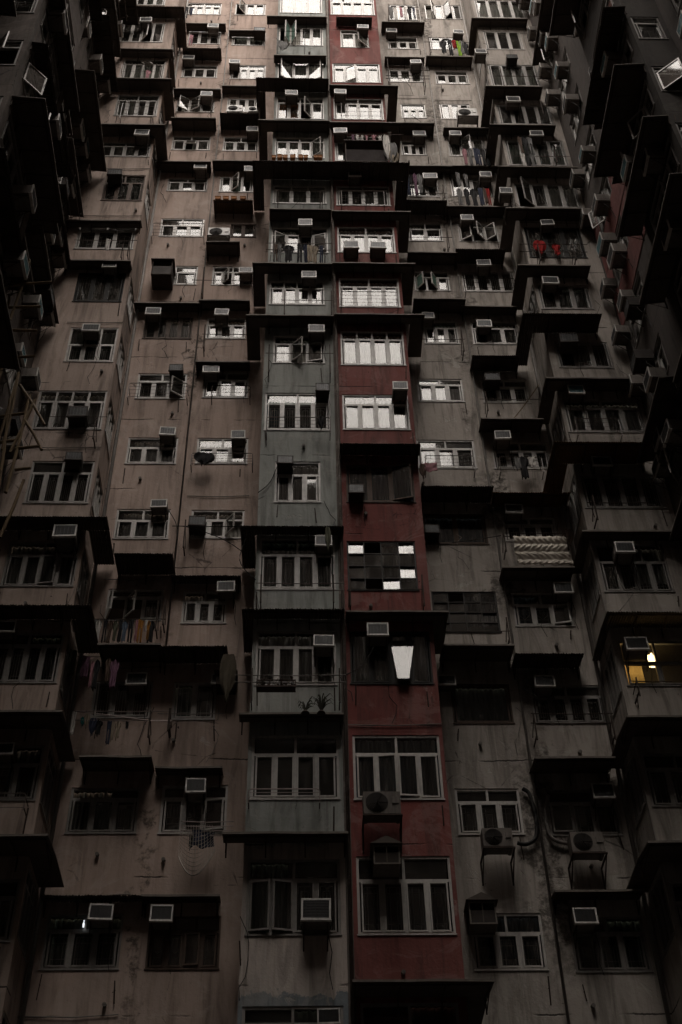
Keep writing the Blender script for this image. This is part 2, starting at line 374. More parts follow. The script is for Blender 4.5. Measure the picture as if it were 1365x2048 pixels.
# ---------------------------------------------------------------- the catalogue (survey of the photograph)
# window rows: col, row, x0, x1, ytop, ybottom, spec
W = 'w'
WIN = [
 ('G',-1,478,690,2012,2160,dict(st='s',p=3,t=2,tf=.25)),
 ('G',0,483,683,1718,1869,dict(st='s',p=4,t=2,tf=.28,o={0:12,1:-12},c='curtg')),
 ('G',1,490,680,1470,1597,dict(st=W,p=4,t=2,tf=.31,c=0,g=False)),
 ('G',2,505,674,1262,1369,dict(st='s',p=4,t=2,tf=.3)),
 ('G',3,512,672,1076,1178,dict(st=W,p=4,t=2,tf=.33,c='curtg',ck=(0,1))),
 ('G',4,549,642,923,1004,dict(st=W,p=3,t=1,tf=.33,c='curt',ck=(.35,1))),
 ('G',5,524,662,786,860,dict(tilt=.13,st=W,p=4,t=2,tf=.28,c='curtb',ck=(0,.3))),
 ('G',6,546,650,671,726,dict(st=W,p=3,t=2,tf=.3,o={1:42,2:10})),
 ('G',7,534,650,562,609,dict(st=W,p=4,t=4,tf=.3,c='curt')),
 ('G',8,538,657,455,505,dict(st=W,p=4,t=2,tf=.3,o={0:-25,3:14},c='curt')),
 ('G',9,541,654,372,407,dict(st=W,p=3,t=3,tf=.2,c='curt',ck=(0,1))),
 ('G',10,543,650,275,316,dict(st=W,p=4,t=2,tf=.2,o={3:35},c='curt')),
 ('G',11,548,649,195,238,dict(st=W,p=4,t=2,tf=.25,o={2:-50},c='curto',ck=(0,.5))),
 ('G',12,550,648,122,165,dict(st=W,p=3,t=0,o={0:-28,2:22},c='curt')),
 ('G',13,551,647,55,91,dict(st=W,p=4,t=0,o={0:-60,1:60},sh=1,c='curt')),
 ('G',14,553,645,-12,26,dict(st=W,p=3,t=0,c='curt')),
 ('R',-1,718,930,2005,2160,dict(st='s',p=4,t=2)),
 ('R',0,708,920,1712,1868,dict(st=W,p=4,t=2,tf=.32,c=0,gk=0)),
 ('R',1,705,893,1470,1598,dict(st=W,p=4,t=2,tf=.30,o={1:7,2:-4},c='curtb',ck=(0,1),g=False)),
 ('R',2,700,868,1262,1367,dict(st='k',p=4,t=0,c='curtg',ck=(0,1),g=False)),
 ('R',3,694,838,1082,1180,dict(st='k',grid=(4,4),t=0,c='curt')),
 ('R',4,694,832,930,1004,dict(st='b',p=3,t=0,o={2:14},c='curtb',ck=(0,1),g=False)),
 ('R',5,686,822,789,859,dict(st=W,p=4,t=2,tf=.28,c='curt',ck=(.2,1),g=False)),
 ('R',6,681,814,662,730,dict(st=W,p=4,t=4,tf=.25,c='curt',gk=0)),
 ('R',7,679,803,556,614,dict(st=W,p=4,t=2,tf=.3,c='curt',ck=(0,1))),
 ('R',8,672,795,453,505,dict(st=W,p=4,t=2,tf=.33,c='curt',ck=(0,1))),
 ('R',9,672,782,372,411,dict(st=W,p=4,t=2,tf=.2)),
 ('R',10,668,776,272,322,dict(st=W,p=3,t=2,tf=.2,c='curt')),
 ('R',11,668,772,197,239,dict(st=W,p=4,t=2,tf=.25,c='curt')),
 ('R',12,662,766,127,165,dict(st=W,p=4,t=2,tf=.25,o={1:22},c='curt',ck=(0,1))),
 ('R',13,682,739,60,95,dict(st=W,p=2,t=1,tf=.2,o={1:-38},c='curt')),
 ('R',14,659,755,-12,30,dict(st=W,p=4,t=2,c='curt')),
 ('A2',0,290,438,1832,1937,dict(st='b',p=4,t=3,tf=.3,o={2:8},c=0)),
 ('A2',1,317,452,1570,1666,dict(st=W,p=3,t=3,tf=.28,o={2:9},c=0)),
 ('A2',2,342,430,1364,1438,dict(st=W,p=2,t=0,c='curtg',ck=(0,.5))),
 ('A2',3,362,452,1182,1246,dict(st=W,p=3,t=2,tf=.33)),
 ('A2',4,379,487,1020,1076,dict(st=W,p=3,t=2,tf=.35,o={2:55},c='curt')),
 ('A2',5,391,495,876,927,dict(st=W,p=3,t=2,tf=.38,c='curt')),
 ('A2',6,405,496,744,795,dict(st=W,p=3,t=2,tf=.3)),
 ('A2',7,411,491,635,677,dict(st=W,p=3,t=2,tf=.35)),
 ('A2',8,423,505,533,570,dict(st=W,p=4,t=2,tf=.3,o={1:48})),
 ('A2',9,460,512,448,474,dict(st='b',p=2,t=0)),
 ('A2',10,438,506,353,384,dict(st=W,p=3,t=0,o={1:40})),
 ('A2',11,445,517,274,302,dict(st=W,p=3,t=2,tf=.35,c='curt')),
 ('A2',12,453,514,197,224,dict(st=W,p=3,t=0,c='curt')),
 ('A2',13,460,531,130,158,dict(st=W,p=4,t=2,tf=.3)),
 ('A2',14,463,531,64,91,dict(st=W,p=2,t=1,tf=.35)),
 ('A2',15,470,531,8,30,dict(st=W,p=3,t=0,o={0:-50})),
 ('A1',0,80,237,1828,1938,dict(st='s',p=3,t=2,tf=.3,c='curtg')),
 ('A1',1,130,272,1575,1666,dict(st='s',p=3,t=2,tf=.25,c='curt',ck=(0,.6))),
 ('A1',2,180,300,1362,1435,dict(st='s',p=3,t=0,c=0)),
 ('A1',3,208,322,1178,1240,dict(st=W,p=3,t=2,tf=.25,o={0:70,1:50},c=0)),
 ('A1',4,226,336,1018,1077,dict(st='s',p=3,t=2,tf=.38,c='curt')),
 ('A1',5,250,352,875,927,dict(st=W,p=3,t=1,tf=.38,c='curt')),
 ('A1',6,270,370,747,797,dict(st=W,p=3,t=2,tf=.3,o={2:-35},c=0)),
 ('A1',7,285,383,634,677,dict(st='b',p=4,t=0,c='curt',ck=(.4,1),g=False)),
 ('A1',8,347,393,532,569,dict(st=W,p=1,t=1,tf=.33,c='curt')),
 ('A1',9,318,406,437,473,dict(st='s',p=3,t=2,tf=.38,c='curt')),
 ('A1',10,333,414,356,382,dict(st=W,p=3,t=2,tf=.3,c='curt')),
 ('A1',11,342,420,272,300,dict(st=W,p=3,t=2,tf=.3,o={1:-200-20},c='curt')),
 ('A1',12,352,428,199,224,dict(st=W,p=3,t=0,o={0:-28,1:28},c='curt')),
 ('A1',13,362,434,130,155,dict(st=W,p=3,t=1,tf=.3)),
 ('A1',14,375,440,62,88,dict(st=W,p=3,t=0)),
 ('A1',15,370,442,6,29,dict(st=W,p=4,t=2,tf=.3,c='curt')),
 ('B',0,-95,32,1758,1882,dict(st='s',p=3,t=2)),
 ('B',1,-75,78,1490,1600,dict(st='s',p=3,t=2,tf=.35)),
 ('B',2,-30,118,1265,1365,dict(st='s',p=4,t=2,tf=.25)),
 ('B',3,0,148,1083,1172,dict(st='s',p=4,t=2,tf=.3,o={2:9})),
 ('B',4,47,190,922,1006,dict(st='s',p=4,t=2,tf=.28)),
 ('B',5,62,212,781,858,dict(st='s',p=4,t=4,tf=.28,c='curt',ck=(0,1))),
 ('B',6,128,240,655,723,dict(st=W,p=3,t=3,tf=.5,c='curtg')),
 ('B',7,145,243,545,603,dict(st='k',p=3,t=0,c=0)),
 ('B',8,148,270,445,498,dict(st=W,p=3,t=2,tf=.3,c=0)),
 ('B',9,202,290,350,401,dict(st='b',p=3,t=2,tf=.3,c='curtg')),
 ('B',10,195,300,285,313,dict(st='s',p=4,t=2,tf=.25)),
 ('B',11,227,316,190,232,dict(st='s',p=4,t=2,tf=.25)),
 ('B',12,240,328,118,159,dict(st=W,p=4,t=2,tf=.25,o={2:-200-30})),
 ('B',13,236,325,45,84,dict(st=W,p=4,t=0,o={2:45})),
 ('B',14,250,330,-22,10,dict(st=W,p=4,t=0)),
 ('E1',0,950,1097,1826,1939,dict(st=W,p=3,t=2,tf=.36,c='curtb',ck=(.2,1))),
 ('E1',1,918,1050,1577,1668,dict(st=W,p=3,t=2,tf=.3,c=0)),
 ('E1',2,908,1029,1367,1446,dict(st='b',p=1,t=0,c='curtg',ck=(0,1),g=False)),
 ('E1',3,870,1003,1183,1264,dict(st='k',grid=(4,4),t=0,c='curtb')),
 ('E1',4,852,978,1027,1088,dict(st='b',p=2,t=0,c='curtb',ck=(0,1),g=False)),
 ('E1',5,838,955,880,936,dict(st=W,p=3,t=2,tf=.3,c='curt')),
 ('E1',6,838,930,758,803,dict(st=W,p=3,t=2,tf=.25,c='curt')),
 ('E1',7,850,920,642,687,dict(st=W,p=3,t=1,tf=.3)),
 ('E1',8,831,902,543,581,dict(st=W,p=3,t=1,tf=.3,o={0:50,1:-50},sh=1)),
 ('E1',9,819,888,446,482,dict(st=W,p=2,t=2,tf=.33,c='curt')),
 ('E1',10,812,880,360,393,dict(st=W,p=3,t=1)),
 ('E1',11,804,854,281,310,dict(st=W,p=3,t=1)),
 ('E1',12,804,854,208,236,dict(st=W,p=3,t=1,tf=.4,c='curt')),
 ('E1',13,777,848,140,164,dict(st=W,p=3,t=0)),
 ('E1',14,777,838,74,98,dict(st=W,p=3,t=1,tf=.4)),
 ('E1',15,780,835,10,40,dict(st='s',p=3,t=0)),
 ('E2',0,1153,1306,1833,1943,dict(st='s',p=3,t=2,tf=.3,c='curtg')),
 ('E2',1,1103,1246,1578,1670,dict(st='s',p=3,t=1,tf=.3,o={0:4},c=0)),
 ('E2',2,1070,1222,1370,1446,dict(st='s',p=4,t=2,tf=.3,c=0)),
 ('E2',3,1032,1150,1185,1252,dict(st=W,p=3,t=2,tf=.37,o={2:12},c='curtb')),
 ('E2',4,1012,1118,1035,1082,dict(st=W,p=3,t=2,tf=.3,c=0)),
 ('E2',5,990,1105,884,937,dict(st=W,p=4,t=2,tf=.33)),
 ('E2',6,968,1062,760,805,dict(st=W,p=3,t=2,tf=.3,c=0)),
 ('E2',7,948,1042,643,688,dict(st='s',p=3,t=1,tf=.3)),
 ('E2',8,928,1035,543,583,dict(st='s',p=4,t=0)),
 ('E2',9,920,1000,447,483,dict(st=W,p=3,t=1,tf=.2,o={0:30,1:-45,2:35})),
 ('E2',10,905,990,355,393,dict(st='s',p=4,t=0)),
 ('E2',11,900,975,278,312,dict(st='s',p=3,t=0,o={1:35})),
 ('E2',12,883,945,208,238,dict(st='s',p=3,t=0)),
 ('E2',13,873,940,142,168,dict(st=W,p=3,t=1,tf=.3)),
 ('E2',14,862,930,75,99,dict(st='s',p=3,t=0)),
 ('E2',15,853,928,10,38,dict(st='s',p=4,t=0,o={0:-60,2:50})),
 ('F',0,1352,1500,1765,1900,dict(st='s',p=3,t=2)),
 ('F',1,1305,1440,1505,1612,dict(st='s',p=3,t=2,tf=.3)),
 ('F',2,1255,1400,1282,1371,dict(st='s',p=2,t=2,tf=.48,c=0,g=False)),
 ('F',3,1205,1350,1088,1183,dict(st='s',p=4,t=3,tf=.38)),
 ('F',4,1165,1334,950,1016,dict(st='s',p=4,t=0)),
 ('F',5,1130,1296,800,864,dict(st='s',p=4,t=2,tf=.25,c='curt',ck=(0,1))),
 ('F',6,1120,1228,684,735,dict(st='s',p=3,t=0)),
 ('F',7,1082,1188,570,618,dict(st='s',p=3,t=0,c='curtg')),
 ('F',8,1050,1175,455,515,dict(st='k',p=3,t=0,c=0)),
 ('F',9,1035,1165,368,415,dict(st='s',p=4,t=0,o={0:-40},c='curt')),
 ('F',10,1010,1140,275,331,dict(st='s',p=4,t=0)),
 ('F',11,1001,1110,210,249,dict(st='s',p=4,t=0)),
 ('F',12,984,1084,130,172,dict(st='s',p=4,t=0,c='curt')),
 ('F',13,974,1050,63,99,dict(st=W,p=3,t=0)),
 ('F',14,956,1055,0,36,dict(st=W,p=4,t=0,c='curt')),
]
BAND = dict(B=(XBL, XBR), A1=(XBR, -3.2), A2=(-3.2, XGL), G=(XGL, XGR), R=(XGR, XRR), E1=(XRR, 5.0), E2=(5.0, XFL), F=(XFL, XFR))
WR = {}
for c, n, x0, x1, yt, yb, sp in WIN:
    D = COLS[c][0]; a = at(x0, yb, D); b = at(x1, yb, D); t = at((x0+x1)/2, yt, D)
    zb = (a.z+b.z)/2; lo, hi = BAND[c]
    X0, X1 = max(a.x, lo+.08), min(b.x, hi-.08)
    WR[(c, n)] = [X0, X1, zb, min(t.z, zb+1.75), sp]
for c in COLS:                                   # rows above the frame and at the foot
    base = WR[(c, 14)]
    for n in ([15, 16, 17] if c in 'GRBF' else [16, 17]):
        WR[(c, n)] = [base[0], base[1], Z0+n*H, Z0+n*H+1.25, dict(st='w', p=3, t=1)]
    for n in (-1, -2, -3):
        if (c, n) not in WR:
            q = WR[(c, 0)]; WR[(c, n)] = [q[0], q[1], Z0+n*H, Z0+n*H+1.4, dict(st='s', p=3, t=2)]

BLD = {}
def building(key, label, x0, x1, D, cols, mat, sides=(), ztop=ZT):
    b = thing('apartment_block', label, 'apartment block', (x0, D, ZB)); BLD[key] = b
    holes = []
    for c in cols:
        for (cc, n), (X0, X1, z0, z1, sp) in WR.items():
            if cc == c: holes.append((X0-x0, X1-x0, z0-ZB, z1-ZB))
    w = wall_mesh(0, x1-x0, 0, ztop-ZB, holes)
    W_ = x1-x0; Hh = ztop-ZB
    w.quad((0, 0, Hh), (W_, 0, Hh), (W_, 3., Hh), (0, 3., Hh))
    w.build('wall', M[mat], b)
    for c in cols:
        for (cc, n), (X0, X1, z0, z1, sp) in sorted(WR.items()):
            if cc == c: window(b, (X0-x0, 0, z0-ZB), 0, 0, X1-X0, z1-z0, sp, n)
    return b
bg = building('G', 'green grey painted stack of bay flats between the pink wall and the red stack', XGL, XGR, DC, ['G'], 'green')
br = building('R', 'dark red painted stack of bay flats beside the green stack', XGR, XRR, DC, ['R'], 'red')
ba = building('A', 'flat pink plastered wall of flats set back beside the green stack', XBR, XGL, DA, ['A1', 'A2'], 'pink')
be = building('E', 'flat grey stained wall of flats set back beside the red stack', XRR, XFL, DE, ['E1', 'E2'], 'grey')
bb = building('B', 'projecting pink corner bay of flats with windows round its side', XBL, XBR, DB, ['B'], 'pinkb')
bf = building('F', 'projecting grey corner bay of flats with windows round its side', XFL, XFR, DF, ['F'], 'greyb')
def side_wall(b, mat, loc, rz, L, rows, sp, x0, x1):
    holes = [(x0, x1, Z0+n*H-ZB+.02, Z0+n*H+h-ZB) for n, h in rows]
    w = wall_mesh(0, L, 0, ZT-ZB, holes)
    w.build('side_wall', M[mat], b, loc, rz)
    for (a, c, z0, z1) in holes:
        mt = Matrix.Rotation(rz, 3, 'Z') @ Vector((a, 0, 0))
        window(b, (loc[0]+mt.x, loc[1]+mt.y, z0), 0, rz, c-a, z1-z0, sp, 5)
# side returns (out = local -y). right side faces +x: local x = +y
side_wall(bb, 'pinkb', (XBR-XBL, 0, 0), rad(90), DA-DB, [(n, 1.45) for n in (-1, 0, 1, 2, 3, 4, 5, 6, 7, 9, 10, 11, 12, 13)], dict(st='s', p=3, t=3, tf=.25, rd=.17, c=0), .12, 1.12)
side_wall(bf, 'greyb', (0, DE-DF, 0), rad(-90), DE-DF, [(n, 1.35) for n in (-1, 0, 1, 2, 3, 4, 5, 7, 9, 11, 12, 13)], dict(st='s', p=3, t=0, rd=.17, c=0), .2, 1.2)
side_wall(bg, 'green', (0, DA-DC, 0), rad(-90), DA-DC, [], {}, 0, 1)
side_wall(br, 'red', (XRR-XGR, 0, 0), rad(90), DE-DC, [], {}, 0, 1)
# grimy pilaster between the two stacks
q = MB(); q.box(XGR-XGL-.13, -.05, 0, XGR-XGL-.002, -.003, ZT-ZB); q.build('pilaster', M['grime'], bg)

# ---------------------------------------------------------------- air conditioners
def ac_proto(face, dark=False, blue=False):
    r = thing('air_conditioner', '', 'air conditioner')
    cas = MB(); w, h, d = .5, .36, .42
    cas.box(-w/2+.012, -d+.02, .012, w/2-.012, 0, h-.012)
    for s in (-1, 1):
        for k in range(7):
            x = s*(w/2-.012); cas.box(min(x, x+s*.006), -d+.10+.035*k, .08, max(x, x+s*.006), -d+.115+.035*k, h-.08)
    cas.build('casing', M['acdark' if dark else 'acbox'], r)
    f = MB(); bars_rect(f, -w/2, w/2, 0, h, .032, -d, -d+.03); f.box(-w/2-.01, -d-.004, -.012, w/2+.01, -d+.06, -.001)
    f.build('rim', M['acdark' if dark else 'acface'], r)
    g = MB()
    for k in range(11): g.box(-w/2+.034, -d+.004, .040+k*.026, w/2-.034, -d+.018, .052+k*.026)
    for k in range(5): g.box(-w/2+.075+k*.08, -d+.001, .034, -w/2+.081+k*.08, -d+.006, h-.034)
    g.build('grille', M['acblue' if blue else 'acgr'], r)
    b = MB()
    for s in (-1, 1):
        b.box(s*.2-.012, -d+.06, -.035, s*.2+.012, .0, -.013); b.tube([(s*.2, -d+.1, -.03), (s*.2, -.01, -.34)], .011, 4)
    b.build('bracket', M['iron'], r)
    hs = MB(); hs.tube([(w/2-.05, -.2, .01), (w/2-.04, -.2, -.15), (w/2+.02, -.12, -.4), (w/2-.02, -.03, -.7), (w/2+.03, -.02, -.95)], .008, 5)
    hs.build('drain_hose', M['cable'], r)
    return r
PROT = {}
def put_ac(c, n, x0, x1, yt, yb, kind='p', D=None, desc=None, loc=None, rz=0, sc_=None):
    base = {'p': 'pale rimmed air conditioner', 'd': 'soot black air conditioner', 'b': 'teal faced air conditioner'}[kind]
    first = kind not in PROT
    if first: PROT[kind] = ac_proto(1, kind == 'd', kind == 'b')
    o = PROT[kind] if first else copy_tree(PROT[kind])
    if loc is None:
        Dp = COLS[c][0]; s = 1.
        for _ in range(3):
            a = at(x0, yb, Dp-.42*s); b = at(x1, yb, Dp-.42*s); s = (b.x-a.x)/.5
            s = max(.8, min(1.25, s))
        loc = ((a.x+b.x)/2, Dp-.001, a.z); sc_ = s
        lab = desc or (base + ', ' + where(c, n))
    else: lab = desc
    jr = random.Random(int(abs(loc[0]*91+loc[2]*57)*10)); o.location = loc; o.rotation_euler = (jr.uniform(-.045, .02), jr.uniform(-.03, .03), rz+jr.uniform(-.03, .03)); o.scale = (sc_*jr.uniform(.94, 1.08), sc_*jr.uniform(.85, 1.15), sc_*jr.uniform(.92, 1.1))
    o['label'] = lab; o['group'] = 'box air conditioners on the walls'
    return o
AC = [('G',-1,637,681,2011,2044),('G',0,603,662,1800,1839),('G',2,627,668,1270,1293),('G',3,630,666,1067,1088),('G',4,554,586,906,924,'d'),('G',5,631,660,764,778,'d'),
 ('G',6,618,649,649,664),('G',7,604,633,538,553),('G',8,597,626,439,452),('G',11,570,596,179,189),
 ('R',2,737,777,1250,1272),('R',4,697,730,967,985,'d'),('R',5,786,817,765,780),
 ('R',9,697,724,339,350),('R',10,669,695,254,265),('R',11,669,693,175,185),('R',13,714,738,48,57),
 ('A2',0,298,345,1811,1842),('A2',1,369,411,1558,1583),('A2',2,420,456,1344,1367),('A2',3,435,470,1160,1180),('A2',4,377,410,1034,1051,'d'),('A2',5,461,492,856,873),
 ('A2',6,406,437,727,741),('A2',7,429,457,615,628),('A2',8,480,504,535,547),('A2',10,490,510,332,343),('A2',11,493,517,253,262),('A2',13,458,480,117,126),('A2',14,507,531,52,62,'d'),
 ('A1',0,175,222,1806,1839),('A1',2,252,293,1344,1367),('A1',4,302,333,996,1012),('A1',5,319,349,856,870),('A1',6,338,366,728,739,'d'),('A1',7,291,320,612,625),
 ('A1',10,388,414,329,338),('A1',12,401,425,182,191),('A1',13,365,388,107,116),('A1',14,415,437,47,55),
 ('B',1,-12,27,1480,1507),('B',2,-8,28,1236,1260),('B',3,104,153,1053,1073),('B',4,129,162,901,918,'d'),('B',5,134,173,811,829,'d'),('B',6,164,197,646,659),('B',7,203,233,521,530),
 ('B',9,214,243,336,347,'d'),('B',10,268,297,259,269),('B',13,280,304,33,41),
 ('E1',2,880,912,1346,1366),('E1',4,851,880,1045,1062,'d'),('E1',7,846,868,625,636),('E1',10,848,875,340,352),('E1',11,827,852,259,269),('E1',13,822,844,120,128),('E1',14,773,794,52,61),
 ('E2',0,1148,1197,1818,1850),('E2',1,1188,1235,1565,1593),('E2',2,1072,1111,1348,1372),('E2',3,1111,1147,1169,1184),('E2',4,1013,1047,1005,1023),('E2',5,991,1024,862,879),
 ('E2',6,970,1003,744,759,'d'),('E2',7,956,985,637,650),('E2',8,955,983,519,532),('E2',9,922,949,428,440),('E2',10,960,985,345,355),('E2',11,900,924,260,269),('E2',14,907,928,56,64),
 ('F',2,1256,1299,1275,1298),('F',3,1233,1272,1088,1107),('F',4,1189,1226,910,927),('F',5,1138,1172,767,783,'b'),('F',6,1122,1160,660,682,'d'),('F',7,1087,1119,550,563),
 ('F',8,1084,1111,434,446),('F',9,1000,1026,375,387),('F',10,1062,1088,259,269),('F',11,1015,1041,191,201),('F',12,1016,1035,110,117,'d'),('F',13,950,974,100,108)]
for a in AC: put_ac(*a[:6], kind=a[6] if len(a) > 6 else 'p')
def pair_ac(c, n, x0, x1, yt, yb, d): put_ac(c, n, x0, x1, yt, yb, 'p', desc=d)
pair_ac('R', 8, 688, 718, 483, 495, 'boxy air conditioner low on the red stack, nearer the green stack of a pair')
pair_ac('R', 8, 741, 772, 483, 495, 'boxy pale air conditioner low on the red stack, farther from green stack of a pair')

# big dark box covering a window (pink wall)
def enclosure(c, x0, x1, yt, yb, label, d=.55, mat='acdark', hood=False):
    D = COLS[c][0]; a = at(x0, yb, D-d); b = at(x1, yb, D-d); t = at(x0, yt, D-d); w = b.x-a.x; h = t.z-a.z
    r = thing('air_conditioner_cage', label, 'cage', (a.x, D-.001, a.z))
    m = MB()
    bars_rect(m, 0, w, 0, h, .03, -d, -d+.03); bars_rect(m, 0, w, 0, h, .03, -.04, 0)
    for x in (0, w-.03):
        for z in (0, h-.03): m.box(x+.003, -d+.03, z+.003, x+.027, -.04, z+.027)
    m.box(.03, -d+.04, .005, w-.03, -.04, .02)
    m.build('frame', M['iron'] if not hood else M['lip'], r)
    p = MB(); p.box(.035, -d+.012, h*.02+.03, w-.035, -d+.028, h*.62)
    for x in (.006, w-.018): p.box(x, -d+.04, .03, x+.012, -.045, h-.035)
    p.build('panel', M[mat], r)
    rf = MB(); ov = .05
    if hood:
        rf.quad((-ov, -d-.08, h), (w/2, -d-.08, h+.16), (w/2, 0, h+.16), (-ov, 0, h)); rf.quad((w/2, -d-.08, h+.16), (w+ov, -d-.08, h), (w+ov, 0, h), (w/2, 0, h+.16))
        rf.quad((-ov, -d-.08, h), (-ov, 0, h), (w+ov, 0, h), (w+ov, -d-.08, h))
        rf.quad((-ov, -d-.08, h), (w+ov, -d-.08, h), (w/2, -d-.08, h+.16), (w/2, -d-.08, h+.16))
        rf.box(w/2-.012, -d-.012, .03, w/2+.012, -d-.002, h)
    else: rf.box(-ov, -d-.07, h+.002, w+ov, 0, h+.03)
    rf.build('hood', M['sheet'], r)
    return r
enclosure('A1', 302, 343, 521, 548, 'large dark box cage covering half a window on the pink wall', .6)
enclosure('R', 748, 802, 1690, 1728, 'gable topped metal cage for an air conditioner on the red stack', .5, 'room', True)
enclosure('E1', 941, 996, 1803, 1848, 'black peaked metal cage on the grey wall near the bottom', .45, 'acdark', True)
enclosure('A2', 432, 470, 1345, 1368, 'dark cage box at the pink wall beside the hanging yellow cloth', .4)
enclosure('R', 692, 775, 284, 322, 'dark oxblood metal sheet cage across a window of the red stack', .4, 'cage')

def condenser(c, x0, x1, yt, yb, label, d=.34, off=.25, arms=True, mat='acface'):
    D = COLS[c][0]-off; a = at(x0, yb, D-d); b = at(x1, yb, D-d); t = at(x0, yt, D-d); w = b.x-a.x; h = min(t.z-a.z, w*.85)
    r = thing('outdoor_unit', label, 'outdoor unit', (a.x, D, a.z), group='outdoor air conditioner units on brackets')
    m = MB(); m.box(0, -d, 0, w, 0, h); m.box(w*.72, -d-.004, .03, w*.73, -d, h-.03); m.box(w*.77, -d-.02, h*.45, w*.95, -d-.001, h*.75); m.box(.02, -d+.03, -.04, .08, -.03, 0); m.box(w-.08, -d+.03, -.04, w-.02, -.03, 0)
    m.build('casing', M[mat], r)
    g = MB(); cx, cz, R = w*.36, h*.5, min(w*.32, h*.44)
    for k in range(1, 8):
        rr = R*k/7; g.tube([(cx+rr*math.cos(i*math.pi/10), -d-.006-.012*(1-k/7), cz+rr*math.sin(i*math.pi/10)) for i in range(21)], .005, 3)
    for i in range(6):
        an = i*math.pi/3; g.tube([(cx, -d-.018, cz), (cx+R*math.cos(an), -d-.006, cz+R*math.sin(an))], .005, 3)
    g.build('fan_grille', M['black'], r)
    f = MB(); N = 18
    for i in range(N):
        t0, t1 = 2*math.pi*i/N, 2*math.pi*(i+1)/N
        f.quad((cx, -d-.002, cz), (cx+R*math.cos(t0), -d-.002, cz+R*math.sin(t0)), (cx+R*math.cos((t0+t1)/2), -d-.002, cz+R*math.sin((t0+t1)/2)), (cx+R*math.cos(t1), -d-.002, cz+R*math.sin(t1)))
    f.build('fan_opening', M['acdark'], r)
    if arms:
        k = MB()
        for x in (-.02, w-.01):
            k.box(x, -d-.05, -.075, x+.03, off, -.045); k.box(x, off-.03, -.55, x+.03, off, -.075); k.tube([(x+.015, -d, -.07), (x+.015, off-.02, -.5)], .013, 4)
        k.box(-.02, -d-.06, -.074, w+.02, -d-.03, -.046)
        k.build('bracket', M['iron'], r)
    return r
condenser('R', 728, 803, 1583, 1627, 'grey outdoor unit below the second lowest window of the red stack', off=.2, mat='acbox')
condenser('E1', 968, 1028, 1656, 1692, 'grey outdoor unit on brackets at the end of a looping pipe on the grey wall', mat='acbox')
condenser('E2', 1146, 1212, 1664, 1703, 'wide outdoor unit on brackets on the grey wall near the dark corner', mat='acbox')
condenser('A2', 416, 459, 455, 471, 'cream outdoor unit standing on a ledge above a shelf on the pink wall')
condenser('A2', 455, 485, 208, 222, 'pale outdoor unit on the high ledge, farther from the green stack', arms=False)
condenser('A2', 497, 520, 208, 222, 'pale outdoor unit on the high ledge, hard against the green stack', arms=False)
condenser('E2', 917, 956, 214, 232, 'pale outdoor unit in a wire cradle high on the grey wall', off=.3)

# ---------------------------------------------------------------- awnings
def awning(c, n, x0, x1, y, kind='f', d=.8, wl=0, wr=0, mat=None, D=None, label=None, drop=.12):
    """front edge surveyed at x0..x1, y; wl/wr = how far the awning runs back round the bay side"""
    Dp = COLS[c][0]; wt = WR.get((c, n))
    if wt and n >= 0 and drop > .05:                                   # as deep as the underside that shows above the window
        zt = wt[3]+.34
        for k in range(40):
            zz = at((x0+x1)/2, y, Dp-d).z
            if zz+drop*.6 >= zt or d < .38: break
            d -= .02
    a = at(x0, y, Dp-d); b = at(x1, y, Dp-d); w = b.x-a.x; z = (a.z+b.z)/2
    drop = min(drop, d*.16)
    sd = {'f': 'flat dark sheet awning', 'c': 'dark corrugated awning', 'r': 'rusty orange corrugated awning'}[kind]
    r = thing('awning', label or (sd + ', ' + where(c, n)), 'awning', (a.x, Dp-.001, z), group='awnings over the windows')
    awning_parts(r, w, kind, d, drop, wl, wr, mat)
    return r
